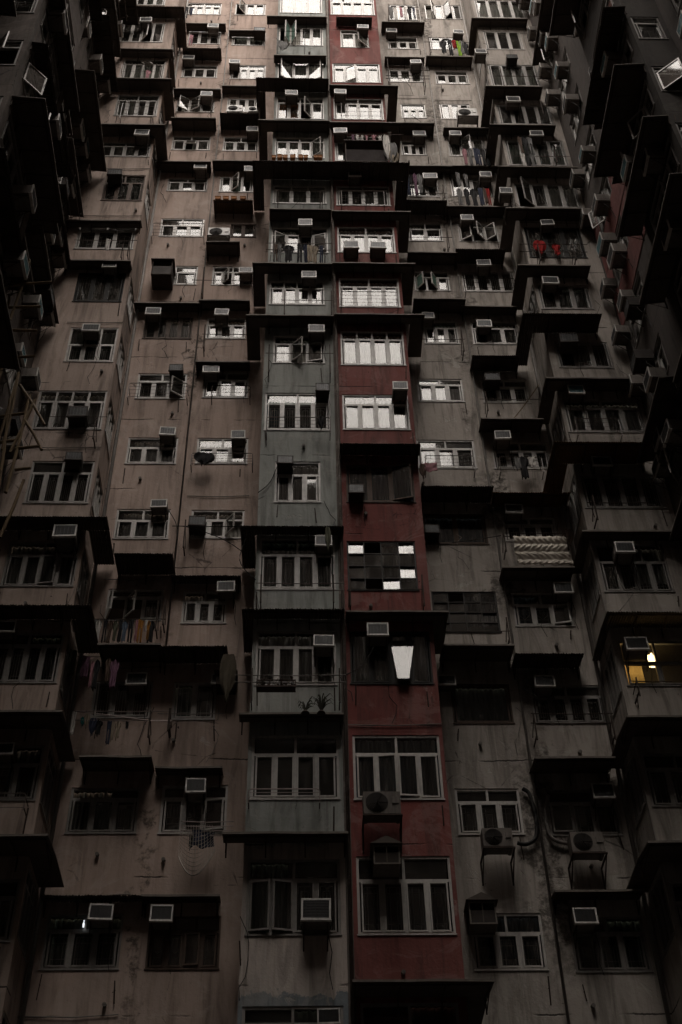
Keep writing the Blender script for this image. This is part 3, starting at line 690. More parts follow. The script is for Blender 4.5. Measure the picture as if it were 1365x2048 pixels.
def awning_parts(r, w, kind, d, drop, wl=0, wr=0, mat=None):
    m = MB(); mt = M[mat] if mat else M['rusty' if kind == 'r' else 'sheet']
    LIP = []
    def strip(x0, x1, y0, y1, z0, z1, corr):
        N = max(2, int((x1-x0)/.03)) if corr else max(1, int((x1-x0)/.45))
        amp = .016 if corr else 0
        rows = []
        sag = [random.uniform(-.012, .012) for _ in range(N+1)]
        for i in range(N+1):
            x = x0+(x1-x0)*i/N; o = amp*(1 if i % 2 else -1)
            rows.append(((x, y0, z0+o+sag[i]), (x, y1, z1+o)))
        th = .008 if corr else .03
        for i in range(N):
            A, B = rows[i]; C, E = rows[i+1]
            if not corr and y0 < 0 and abs(y0+d) < .01: LIP.append((A, C))
            m.quad(A, C, E, B)                                             # underside/top pair
            up = lambda p: (p[0], p[1], p[2]+th)
            m.quad(up(A), up(B), up(E), up(C)); m.quad(A, up(A), up(C), C)
        m.quad(rows[0][0], rows[0][1], up(rows[0][1]), up(rows[0][0])); m.quad(rows[-1][0], up(rows[-1][0]), up(rows[-1][1]), rows[-1][1])
    corr = kind in 'cr'
    xl, xr = (abs(wl) and .02), w
    strip(0, w, -d, -.002, 0, drop, corr)
    if wl: strip(-.0+.0, wl, 0, 1.2, drop, drop, corr)
    if wr: strip(w-wr, w, 0, 1.2, drop, drop, corr)
    m.build('sheet', mt, r)
    f = MB(); nr = max(2, int(w/.62)+1)
    for i in range(nr):
        x = .06+(w-.12)*i/(nr-1)
        f.box(x-.012, -d+.03, -.032, x+.012, -.004, -.020) if False else f.tube([(x, -d+.03, -.03), (x, -.004, drop-.03)], .013, 4)
        f.box(x-.012, -.03, drop-.32, x+.012, -.003, drop-.035)
        if i in (0, nr-1) or corr: f.tube([(x, -d+.15, -.005), (x, -.02, drop-.3)], .009, 4)
    f.box(.03, -d+.05, -.040, w-.03, -d+.08, -.022)
    f.build('frame', M['iron'], r)
    if not corr:
        l = MB()
        for A, C in LIP:
            n = len(l.v); l.v += [(p[0], p[1]-yy, p[2]+zz) for p in (A, C) for yy, zz in ((.001, -.010), (.012, -.010), (.012, .034), (.001, .034))]
            l.f += [(n+i, n+(i+1) % 4, n+4+(i+1) % 4, n+4+i) for i in range(4)]+[(n+3, n+2, n+1, n), (n+4, n+5, n+6, n+7)]; l.mi += [0]*6
        l.build('lip', M['lip'], r)
AW = [('G',0,445,697,1667,'f',.9),('G',1,478,688,1428,'f',.9),('G',2,484,690,1218,'c',.9,.32),('G',3,481,688,1052,'c',.9,.34),('G',6,492,668,631,'f',.85,.38),('G',7,505,665,527,'f',.8,.36),
 ('G',8,539,663,419,'f',.7),('G',10,517,660,241,'f',.75,.3),('G',11,512,658,156,'c',.8,.34),('G',12,548,653,111,'f',.35),('G',13,534,654,33,'f',.6),
 ('R',-1,705,990,1963,'f',.9,0,.5),('R',2,692,898,1224,'f',.9,0,.35),('R',4,680,842,887,'c',.75),('R',6,668,850,629,'f',.9,0,.4),('R',7,665,831,527,'f',.85,0,.38),('R',8,664,822,423,'f',.75,0,.35),
 ('R',10,660,804,245,'f',.75,0,.35),('R',11,659,797,171,'f',.75,0,.35),('R',13,673,745,34,'c',.45),
 ('A2',0,283,440,1793,'f',.9),('A2',1,310,445,1536,'f',.7),('A2',2,320,455,1292,'c',.8),('A2',3,343,482,1151,'c',.8),('A2',6,391,500,724,'f',.75),('A2',7,398,500,601,'f',.75),
 ('A2',10,425,512,322,'f',.7),('A2',12,444,516,172,'f',.6),('A2',14,458,512,61,'f',.3),
 ('A1',0,80,290,1791,'c',.9),('A1',1,158,303,1514,'f',.8),('A1',2,195,322,1289,'f',.8),('A1',3,228,346,1107,'c',.9),('A1',7,268,400,606,'f',.8),('A1',10,312,422,323,'f',.75),
 ('A1',11,342,432,236,'f',.75),('A1',12,347,442,178,'f',.65),('A1',13,365,443,96,'c',.6),('A1',14,372,452,47,'f',.6),
 ('B',0,-130,96,1672,'f',.95,0,.5),('B',1,-120,125,1424,'f',.9,0,.4),('B',2,-120,182,1210,'c',.95,0,.5),('B',3,-30,214,1033,'c',.95,0,.5),('B',7,125,262,521,'f',.6),('B',10,188,330,249,'f',.8,0,.38),
 ('B',11,212,344,157,'f',.75,0,.36),('B',12,238,346,98,'f',.7,0,.36),('B',13,222,369,12,'c',.9,0,.4),('B',8,130,283,441,'f',.3),
 ('E1',2,885,1030,1291,'f',.75),('E1',4,843,988,972,'c',.75),('E1',7,828,932,598,'f',.65),('E1',8,816,916,505,'f',.7),('E1',9,812,895,400,'c',.65),('E1',10,818,905,332,'f',.65),
 ('E1',11,797,870,246,'f',.65),('E1',13,770,850,114,'c',.6),('E1',14,764,850,44,'f',.6),
 ('E2',0,1110,1290,1782,'f',.9),('E2',1,1070,1232,1516,'f',.85),('E2',2,1030,1170,1307,'c',.7),('E2',3,1005,1150,1135,'f',.8),('E2',4,986,1142,985,'r',.8),('E2',5,963,1088,838,'f',.75),
 ('E2',6,945,1042,711,'c',.7),('E2',7,923,1036,613,'f',.7),('E2',8,912,1012,498,'c',.65),('E2',9,893,1018,413,'f',.7),('E2',10,880,1002,332,'f',.7),('E2',11,888,980,256,'f',.65),('E2',13,853,946,113,'f',.6),
 ('F',0,1296,1480,1684,'f',.95,.5),('F',1,1254,1450,1434,'f',.9,.45),('F',2,1214,1400,1224,'c',.9,.4),('F',3,1165,1372,1063,'f',.9,.4),('F',4,1108,1302,884,'r',.95,.5),('F',5,1092,1340,757,'f',.85,.35),
 ('F',6,1046,1205,627,'c',.9,.4),('F',7,1036,1182,531,'f',.8,.38),('F',8,1012,1182,417,'f',.85,.4),('F',9,998,1156,334,'f',.8,.36),('F',10,980,1112,250,'f',.75,.36),('F',11,972,1086,173,'f',.7,.32),('F',13,944,1056,37,'f',.65,.32)]
for a in AW:
    d = a[6] if len(a) > 6 else .8
    awning(a[0], a[1], a[2], a[3], a[4], a[5], d, a[7] if len(a) > 7 else 0, a[8] if len(a) > 8 else 0)
awning('G', 9, 505, 820, 323, 'c', 1.0, .36, .4, label='wide brown corrugated awning spanning the green and red stacks')
awning('A2', 9, 427, 506, 400, 'r', .6, label='small rust brown corrugated awning holding orange planters on the pink wall')
awning('A2', 8, 412, 480, 484, 'f', .55, label='dark ledge carrying a cream outdoor unit on the pink wall', drop=.02)
awning('A2', 11, 440, 518, 226, 'c', .7, label='black ledge under two pale outdoor units high on the pink wall', drop=.02)

# ---------------------------------------------------------------- railings and drying racks
def railing(c, n, x0, x1, yt, yb, mat='rail', nb=5, d=.32, label=None):
    D = COLS[c][0]; a = at(x0, yb, D-d); b = at(x1, yb, D-d); t = at(x0, yt, D-d); w = b.x-a.x; h = t.z-a.z
    nm = {'rail': 'brown', 'steel': 'shiny steel', 'iron': 'rusty', 'black': 'black'}[mat]
    r = thing('window_railing', label or f'{nm} bar railing, {where(c, n)}', 'railing', (a.x, D-.001, a.z), group='bar railings under the windows')
    m = MB(); R = .06
    m.tube([(0, -d, -.06), (0, -d, h-R), (R*.3, -d, h-R*.3), (R, -d, h), (w-R, -d, h), (w-R*.3, -d, h-R*.3), (w, -d, h-R), (w, -d, -.06)], .012, 5)
    m.build('frame', M[mat], r)
    g = MB()
    for k in range(nb-1): z = h*(k)/(nb-1); g.tube([(0, -d, z), (w, -d, z)], .006, 4)
    g.build('bars', M[mat], r)
    for x in (0, w):
        s = MB(); s.tube([(x, -d, .0), (x, 0, .0)], .010, 4); s.tube([(x, -d, h*.7), (x, 0, h*.7)], .008, 4); s.build('arm', M['iron'], r)
    return r
for a in [('G',1,497,640,1578,1600,'steel',4),('G',5,533,661,834,862),('G',9,556,641,380,408,'iron',3),('R',7,683,797,583,612),('R',9,684,770,381,408),('R',11,684,765,205,240),
          ('A2',5,382,505,906,927),('A2',6,423,500,771,792,'iron',4),('A1',6,255,374,766,793),('A1',9,303,408,446,471),('A1',12,352,422,200,226,'iron',3),('B',11,240,306,205,234),
          ('E1',5,853,951,911,938),('E2',5,1002,1088,914,942),('F',5,1157,1245,837,868),('B',1,-40,48,1587,1615),('G',13,556,610,62,92,'black',4),('E2',8,932,1034,556,584,'iron',4),('A1',14,376,440,66,92,'rail',4),('B',12,238,318,128,158,'rail',3)]:
    railing(*a)

RACKS = {}
def rack(c, n, x0, x1, ys, posts, mat='rail', d=.42, label=None):
    D = COLS[c][0]; a = at(x0, ys[0], D-d)
    r = thing('drying_rack', label or f'drying pole rack, {where(c, n)}', 'drying rack', (a.x, D-.001, a.z), group='drying pole racks')
    for y in ys:
        p = at(x0, y, D-d); q = at(x1, y, D-d); m = MB(); dz = q.z-p.z
        m.tube([(p.x-a.x, -d, p.z-a.z), ((p.x+q.x)/2-a.x, -d, (p.z+q.z)/2-a.z-.02), (q.x-a.x, -d, p.z-a.z+dz*.3)], .011, 5); m.build('pole', M[mat], r)
    for px, y0, y1 in posts:
        p = at(px, y0, D-d); q = at(px, y1, D-d); m = MB(); X = p.x-a.x
        m.box(X-.014, -d-.02, q.z-a.z, X+.014, -d+.01, p.z-a.z); m.box(X-.012, -d+.01, q.z-a.z+.1, X+.012, 0, q.z-a.z+.13); m.tube([(X, -d+.02, p.z-a.z-.08), (X, 0, q.z-a.z+.35)], .01, 4)
        m.build('bracket', M['iron'], r)
    RACKS[(c, n)] = (r, a, D-d)
    return r
for a in [('G',2,470,692,(1350,1364),((505,1337,1405),(679,1337,1405)),'rail'),('G',3,512,690,(1166,1180),((523,1150,1205),(667,1150,1205)),'rail'),('G',6,532,668,(706,),((539,690,745),(660,690,747))),
          ('G',7,562,668,(600,),((570,582,628),(663,582,630))),('G',8,532,665,(486,499),((549,478,513),(650,478,513)),'steel'),('R',3,696,846,(1178,),((700,1150,1212),(844,1150,1212)),'iron'),
          ('A2',1,362,468,(1643,1652,1661,1670),(),'steel'),('A2',2,316,450,(1427,),((342,1417,1460),)),('A2',4,345,512,(1052,),((372,1040,1095),),'cable'),('A2',7,405,498,(668,),((411,650,695),)),
          ('A2',8,384,500,(560,),((409,535,588),)),('A1',3,190,332,(1238,),((318,1200,1262),(331,1200,1250)),'iron'),('B',8,148,275,(480,),((247,488,515),(260,483,512))),('B',5,95,215,(833,),((195,828,878),)),
          ('E1',3,868,1020,(1262,),((1013,1235,1285),),'iron'),('E1',7,840,930,(678,),((922,655,703),)),('E1',9,815,905,(474,),((893,450,495),)),('E1',13,772,860,(140,151,157),((775,118,170),(845,125,172)),'black'),
          ('E2',2,1062,1226,(1427,1446),((1067,1427,1480),(1222,1432,1480)),'iron'),('E2',4,1008,1136,(1066,1073),((1006,1055,1103),(1133,1070,1100)),'iron'),('E2',6,960,1090,(798,),((971,785,822),(1078,775,815))),
          ('E2',14,848,940,(84,),((858,75,105),),'black'),('E2',10,910,985,(362,),()),('E2',11,925,985,(297,),()),('E1',15,776,838,(14,),((777,8,30),)),('E1',10,815,895,(386,),((886,370,395),)),('F',8,1040,1175,(488,503),((1075,488,520),(1145,488,520)),'iron'),
          ('F',11,1000,1112,(205,212),((1080,200,228),)),('F',10,1030,1140,(312,),((1108,300,325),)),('F',4,1175,1300,(1005,),((1185,990,1040),),'iron'),('F',2,1262,1345,(1362,),((1272,1355,1392),),'iron'),('F',12,990,1085,(152,),((1000,134,172),),'iron'),
          ('A2',9,463,512,(450,),(),'iron'),('A1',2,150,350,(1422,1440),((302,1422,1475),(340,1417,1462)),'steel'),('R',10,690,808,(268,),(),'steel')]:
    rack(*a)

# ---------------------------------------------------------------- laundry
def garment_mesh(kind, w, L, seed):
    rr = random.Random(seed); nx, ny = 12, 14; m = MB(); th = .012
    ph, am = rr.random()*6, .018+.02*rr.random()
    def hw(t):                                                             # half width along the drop t 0..1
        if kind == 'shirt':
            if t < .10: return .12+.88*(t/.10)
            if t < .38: return 1.
            if t < .46: return 1.-.38*(t-.38)/.08
            return .62+.05*(t-.46)
        if kind == 'bundle': return .25+.75*math.sin(math.pi*min(1, t*1.1+.1))**.6
        return 1.-.1*math.sin(t*3)
    V = []
    for j in range(ny+1):
        t = j/ny
        for i in range(nx+1):
            s = i/nx*2-1; x = s*hw(t)*w/2; y = am*math.sin(s*7+ph+t*1.5)*(.4+t)+.01*math.sin(t*9+s*3)
            z = -t*L - .03*math.sin(s*4+ph)*t - (.03*abs(s) if kind == 'shirt' and t < .15 else 0)
            if kind == 'trousers': x = x*(.9-.1*t)+(.03*w*(1 if s > 0 else -1)*t)
            V.append((x, y, z))
    def idx(i, j): return j*(nx+1)+i
    n = len(V); m.v = V+[(x, y+th, z) for x, y, z in V]
    for j in range(ny):
        for i in range(nx):
            if kind == 'trousers' and j > 4 and i in (5, 6): continue
            q = (idx(i, j), idx(i, j+1), idx(i+1, j+1), idx(i+1, j)); m.f.append(q); m.f.append(tuple(n+k for k in q[::-1])); m.mi += [0, 0]
            for (p, r, cond) in (((i, j), (i, j+1), i == 0), ((i+1, j+1), (i+1, j), i == nx-1), ((i, j+1), (i+1, j+1), j == ny-1)):
                if cond:
                    a, b = idx(*p), idx(*r); m.f.append((b, a, n+a, n+b)); m.mi.append(0)
    return m
COLR = dict(black=(.018, .017, .018), white=(.55, .52, .49), grey=(.16, .155, .15), navy=(.03, .035, .06), beige=(.30, .25, .19), red=(.27, .01, .009), orange=(.33, .15, .03), purple=(.15, .075, .115),
            pink=(.35, .18, .2), blue=(.10, .13, .17), lime=(.26, .42, .04), brown=(.09, .06, .045), teal=(.03, .17, .16), olive=(.10, .10, .07), yellow=(.085, .07, .05), green=(.07, .13, .06))
GC = {}
def laundry(c, n, items, D=None, d=.43, place=None):
    """items: (x px, y px of the top, width px, drop px, kind, colour)"""
    for i, (x, y, w, L, kind, cl) in enumerate(items):
        Dp = (COLS[c][0]-d) if D is None else D
        a = at(x, y, Dp); b = at(x+w, y, Dp); e = at(x, y+L, Dp)
        m = garment_mesh(kind, b.x-a.x, a.z-e.z, i*7+n+len(GC))
        k = (kind, cl, c, n); GC[k] = GC.get(k, 0)+1
        nm = {'shirt': 'shirt', 'trousers': 'trousers', 'towel': 'towel', 'bundle': 'cloth'}[kind]
        tot = sum(1 for q in items if q[4] == kind and q[5] == cl)
        od = (ORD[GC[k]]+' ') if tot > 1 else ''
        pl = place or (COLS[c][1]+', '+ORD[16-n]+' row from the top')
        o = m.build('hanging_'+nm, cloth_mat(cl, COLR[cl]), None, a, random.uniform(-.25, .25), True)
        o['label'] = f'{od}{cl} {nm} drying, {pl}'; o['category'] = nm; o['group'] = 'washing hung outside the windows'
laundry('G', 8, [(552,488,10,34,'trousers','brown'),(560,488,9,36,'trousers','grey'),(578,490,22,32,'shirt','black'),(600,488,12,36,'trousers','black'),(612,487,10,38,'shirt','navy'),(620,490,11,34,'towel','beige'),(630,490,13,36,'shirt','beige'),(643,491,9,34,'trousers','navy')])
laundry('A1', 3, [(193,1239,8,32,'towel','grey'),(200,1238,12,46,'shirt','white'),(213,1240,9,44,'trousers','black'),(223,1240,11,46,'shirt','brown'),(233,1240,10,42,'shirt','olive'),(243,1240,9,44,'trousers','black'),(252,1241,12,42,'shirt','blue'),(264,1240,11,46,'trousers','black'),
                 (276,1240,7,42,'towel','pink'),(283,1240,12,46,'trousers','orange'),(294,1240,6,22,'towel','white'),(299,1240,9,40,'shirt','orange'),(304,1240,16,44,'shirt','black')])
laundry('A1', 2, [(146,1300,20,50,'towel','olive'),(164,1306,10,48,'shirt','grey'),(174,1312,16,42,'towel','purple'),(187,1320,9,55,'shirt','pink'),(197,1318,13,60,'shirt','black'),(220,1315,14,50,'shirt','brown'),(232,1318,18,58,'shirt','purple')], D=DA-.75, place='dark washing line over the corner of the pink wall')
laundry('A1', 2, [(150,1423,9,46,'towel','white'),(167,1434,10,18,'bundle','teal'),(176,1428,12,30,'bundle','beige'),(188,1436,16,34,'bundle','navy'),(200,1438,15,32,'shirt','black'),(220,1442,10,46,'trousers','navy'),(228,1440,6,40,'towel','beige'),(238,1442,13,34,'shirt','beige'),(255,1443,6,14,'towel','black')], D=DA-.43, place='sagging line below the dark lower pink wall window')
laundry('E2', 11, [(928,296,9,33,'shirt','pink'),(938,296,10,35,'shirt','grey'),(949,296,6,32,'towel','navy'),(955,297,9,33,'trousers','navy'),(964,296,10,35,'shirt','black'),(973,298,6,34,'towel','black')])
laundry('E2', 10, [(915,345,8,27,'towel','grey'),(930,346,8,28,'shirt','grey'),(918,376,12,34,'shirt','grey'),(932,376,11,34,'shirt','black'),(946,377,14,36,'shirt','black'),(960,376,9,34,'towel','navy'),(969,376,6,30,'towel','brown'),(975,377,8,34,'trousers','red')])
laundry('E2', 14, [(885,80,14,26,'shirt','black'),(898,78,10,32,'trousers','black'),(907,80,8,16,'towel','red'),(916,82,8,30,'towel','lime'),(921,80,10,28,'shirt','grey'),(930,84,12,24,'shirt','black')])
laundry('E1', 15, [(782,14,8,22,'towel','grey'),(790,14,9,26,'shirt','white'),(802,14,6,20,'towel','pink'),(810,15,7,24,'trousers','white'),(818,14,9,26,'shirt','black'),(827,15,6,22,'trousers','navy')])
laundry('E1', 10, [(820,350,8,42,'trousers','black'),(829,345,8,45,'shirt','purple'),(838,346,10,42,'shirt','grey'),(815,352,6,38,'towel','navy')])
laundry('R', 10, [(706,269,6,13,'towel','purple'),(715,269,6,13,'towel','white'),(725,269,6,13,'shirt','white'),(733,269,6,13,'shirt','pink'),(748,268,10,14,'shirt','pink'),(760,270,9,12,'shirt','white')])
laundry('R', 10, [(772,270,14,50,'bundle','white'),(780,286,28,40,'bundle','grey'),(788,300,20,28,'bundle','beige')], D=DC-.5, place='bundle tied to the end of the oxblood cage')
laundry('F', 10, [(1038,272,9,34,'shirt','brown'),(1047,272,12,38,'shirt','black'),(1058,275,10,34,'trousers','grey'),(1045,305,9,28,'shirt','white'),(1054,306,8,28,'trousers','black'),(1062,306,9,27,'shirt','grey')])
laundry('F', 8, [(1078,481,26,26,'bundle','red'),(1111,487,16,22,'shirt','red')], d=.2)
laundry('E2', 5, [(1034,915,12,22,'towel','grey'),(1044,912,22,44,'shirt','black'),(1062,914,14,18,'towel','white')], d=.36)
laundry('A1', 15, [(375,14,8,22,'trousers','black'),(384,16,5,14,'towel','navy')]) 
laundry('A1', 14, [(384,70,8,20,'trousers','pink')]); laundry('B', 12, [(298,140,10,18,'shirt','pink')])
laundry('B', 8, [(218,478,9,22,'towel','white')])
laundry('G', 3, [(656,1054,12,48,'bundle','olive')], d=.85, place='awning end of the green stack')
laundry('A2', 2, [(458,1308,34,95,'bundle','yellow')], d=1.0, place='the dark gap beside the green stack')
laundry('E1', 5, [(858,926,34,16,'towel','pink'),(845,928,14,30,'bundle','brown')], d=.36)
laundry('A2', 5, [(410,905,42,24,'bundle','black')], d=.36)
laundry('A2', 1, [(408,1660,46,34,'towel','navy'),(383,1670,7,26,'towel','black')])
laundry('E2', 4, [(1133,1058,22,34,'bundle','brown')]); laundry('G', 13, [(566,82,22,18,'bundle','grey')], d=.36)
laundry('G', 5, [(643,832,12,26,'bundle','black')], d=.36)

# white cloth hanging in the gap of the dark curtains
q = WR[('R', 2)]; D0 = DC-.004; P = [at(781, 1279, D0), at(829, 1278, D0), at(818, 1366, D0), at(795, 1366, D0)]; m = MB()
P = [Vector((p.x-XGR, .11, p.z-ZB)) for p in P]; N = 8
for i in range(N):
    f0, f1 = i/N, (i+1)/N; k0, k1 = .012*(i % 2), .012*((i+1) % 2)
    A, B, C, E = P[0].lerp(P[1], f0), P[0].lerp(P[1], f1), P[3].lerp(P[2], f1), P[3].lerp(P[2], f0); A.y += k0; E.y += k0; B.y += k1; C.y += k1; m.quad(E, C, B, A)
m.build('white_curtain', M['sheetw'], br, smooth=True)
m = MB(); m.quad((P[3].x, -.17, P[3].z), (P[2].x, -.17, P[2].z), (P[1].x, .044, P[1].z), (P[0].x, .044, P[0].z)); m.build('sky_reflector_pane', M['glasst'], br)  # added pane, tilted to mirror the sky as a bright wedge
# quilt
a = at(1026, 1073, DE-.45); b = at(1128, 1073, DE-.45); e = at(1030, 1130, DE-.45); w, L = b.x-a.x, a.z-e.z
m = MB(); nx, ny = 60, 40; V = []
for j in range(ny+1):
    for i in range(nx+1):
        s, t = i/nx, j/ny
        V.append((s*w*(1+.06*t)+.02*math.sin(t*9), -.05*abs(math.sin(t*3.6*math.pi))-.02*math.sin(s*60+4*math.sin(t*14))*abs(math.sin(t*3.6*math.pi))-.015, -t*L+.012*math.sin(s*38)))
n = len(V); m.v = V+[(x, y+.03, z) for x, y, z in V]
for j in range(ny):
    for i in range(nx):
        q = (j*(nx+1)+i, (j+1)*(nx+1)+i, (j+1)*(nx+1)+i+1, j*(nx+1)+i+1); m.f += [q, tuple(n+k for k in q[::-1])]; m.mi += [0, 0]
        for cond, p0, p1 in ((i == 0, q[0], q[1]), (i == nx-1, q[2], q[3]), (j == ny-1, q[1], q[2])):
            if cond: m.f.append((p1, p0, n+p0, n+p1)); m.mi.append(0)
o = m.build('quilt', M['quilt'], None, a, 0, True); o['label'] = 'cream quilted bed cover draped over a rack on the grey wall'; o['category'] = 'quilt'

# net bag hanging under the steel rack
a = at(362, 1650, DA-.45); m = MB(); w = at(425, 1650, DA-.45).x-a.x; L = a.z-at(362, 1757, DA-.45).z
def net_p(u, v): return (w*(u*(1-.15*v)+.28*v*u), -.12*math.sin(math.pi*u)*v, -L*(.25+.75*math.sin(math.pi*min(1, u*.75+.15)))*v)
for k in range(13): m.tube([net_p(k/12, j/10) for j in range(11)], .005, 3); m.tube([net_p(j/12, k/12) for j in range(13)], .005 if k < 12 else .014, 3)
o = m.build('net', M['net'], None, a); o['label'] = 'pale knotted net sagging from the steel rods on the pink wall'; o['category'] = 'net'

# ---------------------------------------------------------------- pots and plants
for i, x in enumerate((548, 560, 571, 586, 602, 612, 632, 641)):
    p = at(x, 318, DC-.45); t = thing('planter', 'orange planter trough on the wide awning, '+ORD[i+1]+' from the pink wall', 'planter', p, group='orange planters on the wide awning')
    m = MB(); s = random.uniform(.8, 1.2); m.box(-.07*s, -.06, 0, .07*s, .06, .15*s); m.box(-.08*s, -.07, .15*s, .08*s, .07, .17*s); m.build('trough', M['pot'], t)
for i, x in enumerate((436, 452, 468, 486)):
    p = at(x, 400, DA-.45); t = thing('planter', 'orange planter on the rusty pink wall awning, '+ORD[i+1]+' from the corner bay', 'planter', p, group='orange planters on the rusty awning')
    m = MB(); m.box(-.09, -.06, 0, .09, .06, .13); m.box(-.1, -.07, .13, .1, .07, .15); m.build('trough', M['pot'], t)
def plant(p, label, cat='plant', R=.35, k=22, mat='leaf', seed=1):
    rr = random.Random(seed); t = thing('weed_plant', label, cat, p); m = MB()
    for i in range(k):
        an = rr.uniform(0, math.tau); l = R*rr.uniform(.5, 1.1); up = rr.uniform(.5, 1.3)*R; dx, dy = math.cos(an)*l*.6, math.sin(an)*l*.3
        A = Vector((0, 0, .02)); B = Vector((dx*.5, dy*.5, up*.8)); C = Vector((dx, dy, up)); D_ = Vector((dx*1.4, dy*1.4, up*.7)); wv = Vector((.012, .004, 0))
        m.quad(A-wv, A+wv, B+wv, B-wv); m.quad(B-wv, B+wv, C+wv*.8, C-wv*.8); m.quad(C-wv*.8, C+wv*.8, D_+wv*.1, D_-wv*.1)
    m.build('leaves', M[mat], t); q = MB(); q.tube([(0, 0, -.03), (0, 0, .03)], [.09, .04], 8); q.build('root_clump', M['iron'], t)
plant(at(611, 1424, DC-.8), 'dry spiky plant on the awning of the green stack, small one', seed=2, R=.24, mat='olive' if 'olive' in M else 'leaf')
plant(at(643, 1424, DC-.8), 'larger spiky plant on the awning of the green stack', seed=3, R=.34)
t = thing('plant_box', 'dark rusty planter box under the green stack window beside drying poles', 'planter', at(513, 1379, DC-.4))
w = at(592, 1379, DC-.4).x-at(513, 1379, DC-.4).x; m = MB(); m.box(0, -.1, 0, w, .1, .02); bars_rect(m, 0, w, .02, .19, .02, -.1, -.08); m.build('box', M['iron'], t)
m = MB(); rr = random.Random(4)
for i in range(160):
    x, y, z = rr.uniform(0, w), rr.uniform(-.1, .1), rr.uniform(.02, .26); s = .035
    a_, b_ = Vector((rr.uniform(-1, 1), rr.uniform(-1, 1), rr.uniform(-1, 1)))*s, Vector((rr.uniform(-1, 1), rr.uniform(-1, 1), rr.uniform(-1, 1)))*s; P = Vector((x, y, z)); m.quad(P-a_, P-b_, P+a_, P+b_)
m.build('leaves', M['brown'], t)

# ---------------------------------------------------------------- pipes, cables
def pipe(pts, r, mat, name, label, cat):
    P = [Vector(p) for p in pts]; o = P[0]; m = MB(); m.tube([p-o for p in P], r, 8)
    ob = m.build(name, M[mat], None, o, 0, True); ob['label'] = label; ob['category'] = cat; return ob
def arc(pp, D, k=6):
    P = [at(x, y, D) for x, y in pp]; out = []
    for i in range(len(P)-1):
        p0, p1, p2, p3 = P[max(0, i-1)], P[i], P[i+1], P[min(len(P)-1, i+2)]
        for j in range(k):
            t = j/k; out.append(.5*((2*p1)+(-p0+p2)*t+(2*p0-5*p1+4*p2-p3)*t*t+(-p0+3*p1-3*p2+p3)*t**3))
    return out+[P[-1]]
pipe(arc([(1046,1577),(1060,1590),(1073,1640),(1072,1675),(1055,1688),(1035,1686)], DE-.09), .045, 'black', 'duct_hose', 'black insulated hose looping to the outdoor unit on the grey wall', 'hose')
pipe(arc([(1097,1590),(1092,1630),(1100,1670),(1120,1684),(1146,1687)], DE-.09), .04, 'pvc', 'duct_hose', 'grey insulated hose curving along the grey wall to wide outdoor unit', 'hose')
pipe([Vector((XBR+.09, DA-.07, 0)), Vector((XBR+.09, DA-.07, 60))], .045, 'pvc', 'drain_pipe', 'vertical drain pipe in the corner of pink bay and pink wall', 'pipe')
pipe([Vector((XFL-.1, DE-.07, 0)), Vector((XFL-.1, DE-.07, 60))], .045, 'pvc', 'drain_pipe', 'vertical drain pipe in the corner of grey bay and grey wall', 'pipe')
pipe([Vector((XGR-.07, DC-.11, 0)), Vector((XGR-.05, DC-.11, 25)), Vector((XGR-.07, DC-.11, 60))], .035, 'grime', 'drain_pipe', 'grimy drain pipe running between green and red stacks', 'pipe')
pipe([Vector((4.98, DE-.05, 0)), Vector((4.99, DE-.05, 30)), Vector((4.98, DE-.05, 60))], .03, 'pvc', 'drain_pipe', 'thin stained drain pipe down the middle of the grey wall', 'pipe')
pipe([Vector((-3.17, DA-.04, 18)), Vector((-3.18, DA-.04, 60))], .022, 'pvc', 'drain_pipe', 'thin drain pipe down the middle of the pink wall', 'pipe')
CB = [([(1078,770),(1048,812),(1027,838)], DE-.3, 'bamboo', 'bamboo stick leaning across the grey wall beneath a window'), ([(346,1052),(380,1055),(450,1080),(500,1115)], DA-.3, 'cable', 'slack black cable under dark air conditioner on pink wall'),
      ([(692,1350),(725,1330),(748,1295)], DC-.35, 'cable', 'cable from the drying poles up to the red stack air conditioner'), ([(330,1010),(352,1045),(355,1080)], DA-.1, 'cable', 'short hose dangling beside the pink wall air conditioner'),
      ([(905,1085),(960,1078),(1003,1071)], DE-.3, 'cable', 'cable strung across brown framed window of the grey wall'), ([(517,985),(540,965),(556,930)], DC-.05, 'cable', 'thin cable drooping to the green wall air conditioner'),
      ([(150,1422),(230,1432),(300,1441),(345,1442)], DA-.43, 'steel', 'sagging clothes line across the lower pink wall'), ([(1045,1378),(1075,1395),(1078,1420)], DE-.3, 'cable', 'loose white hose below an air conditioner on grey wall'),
      ([(500,1060),(480,1120),(512,1160)], DC-.2, 'cable', 'cable at the shadowed edge of the green stack'), ([(1235,1150),(1250,1180),(1273,1177),(1240,1222)], DF-.2, 'pvc', 'bent grey hose on the parapet of the grey corner bay')]
for p, D, mt, lb in CB: pipe(arc(p, D), .011 if mt != 'bamboo' else .016, mt, 'cable' if mt != 'bamboo' else 'bamboo_stick', lb, 'cable' if mt != 'bamboo' else 'stick')

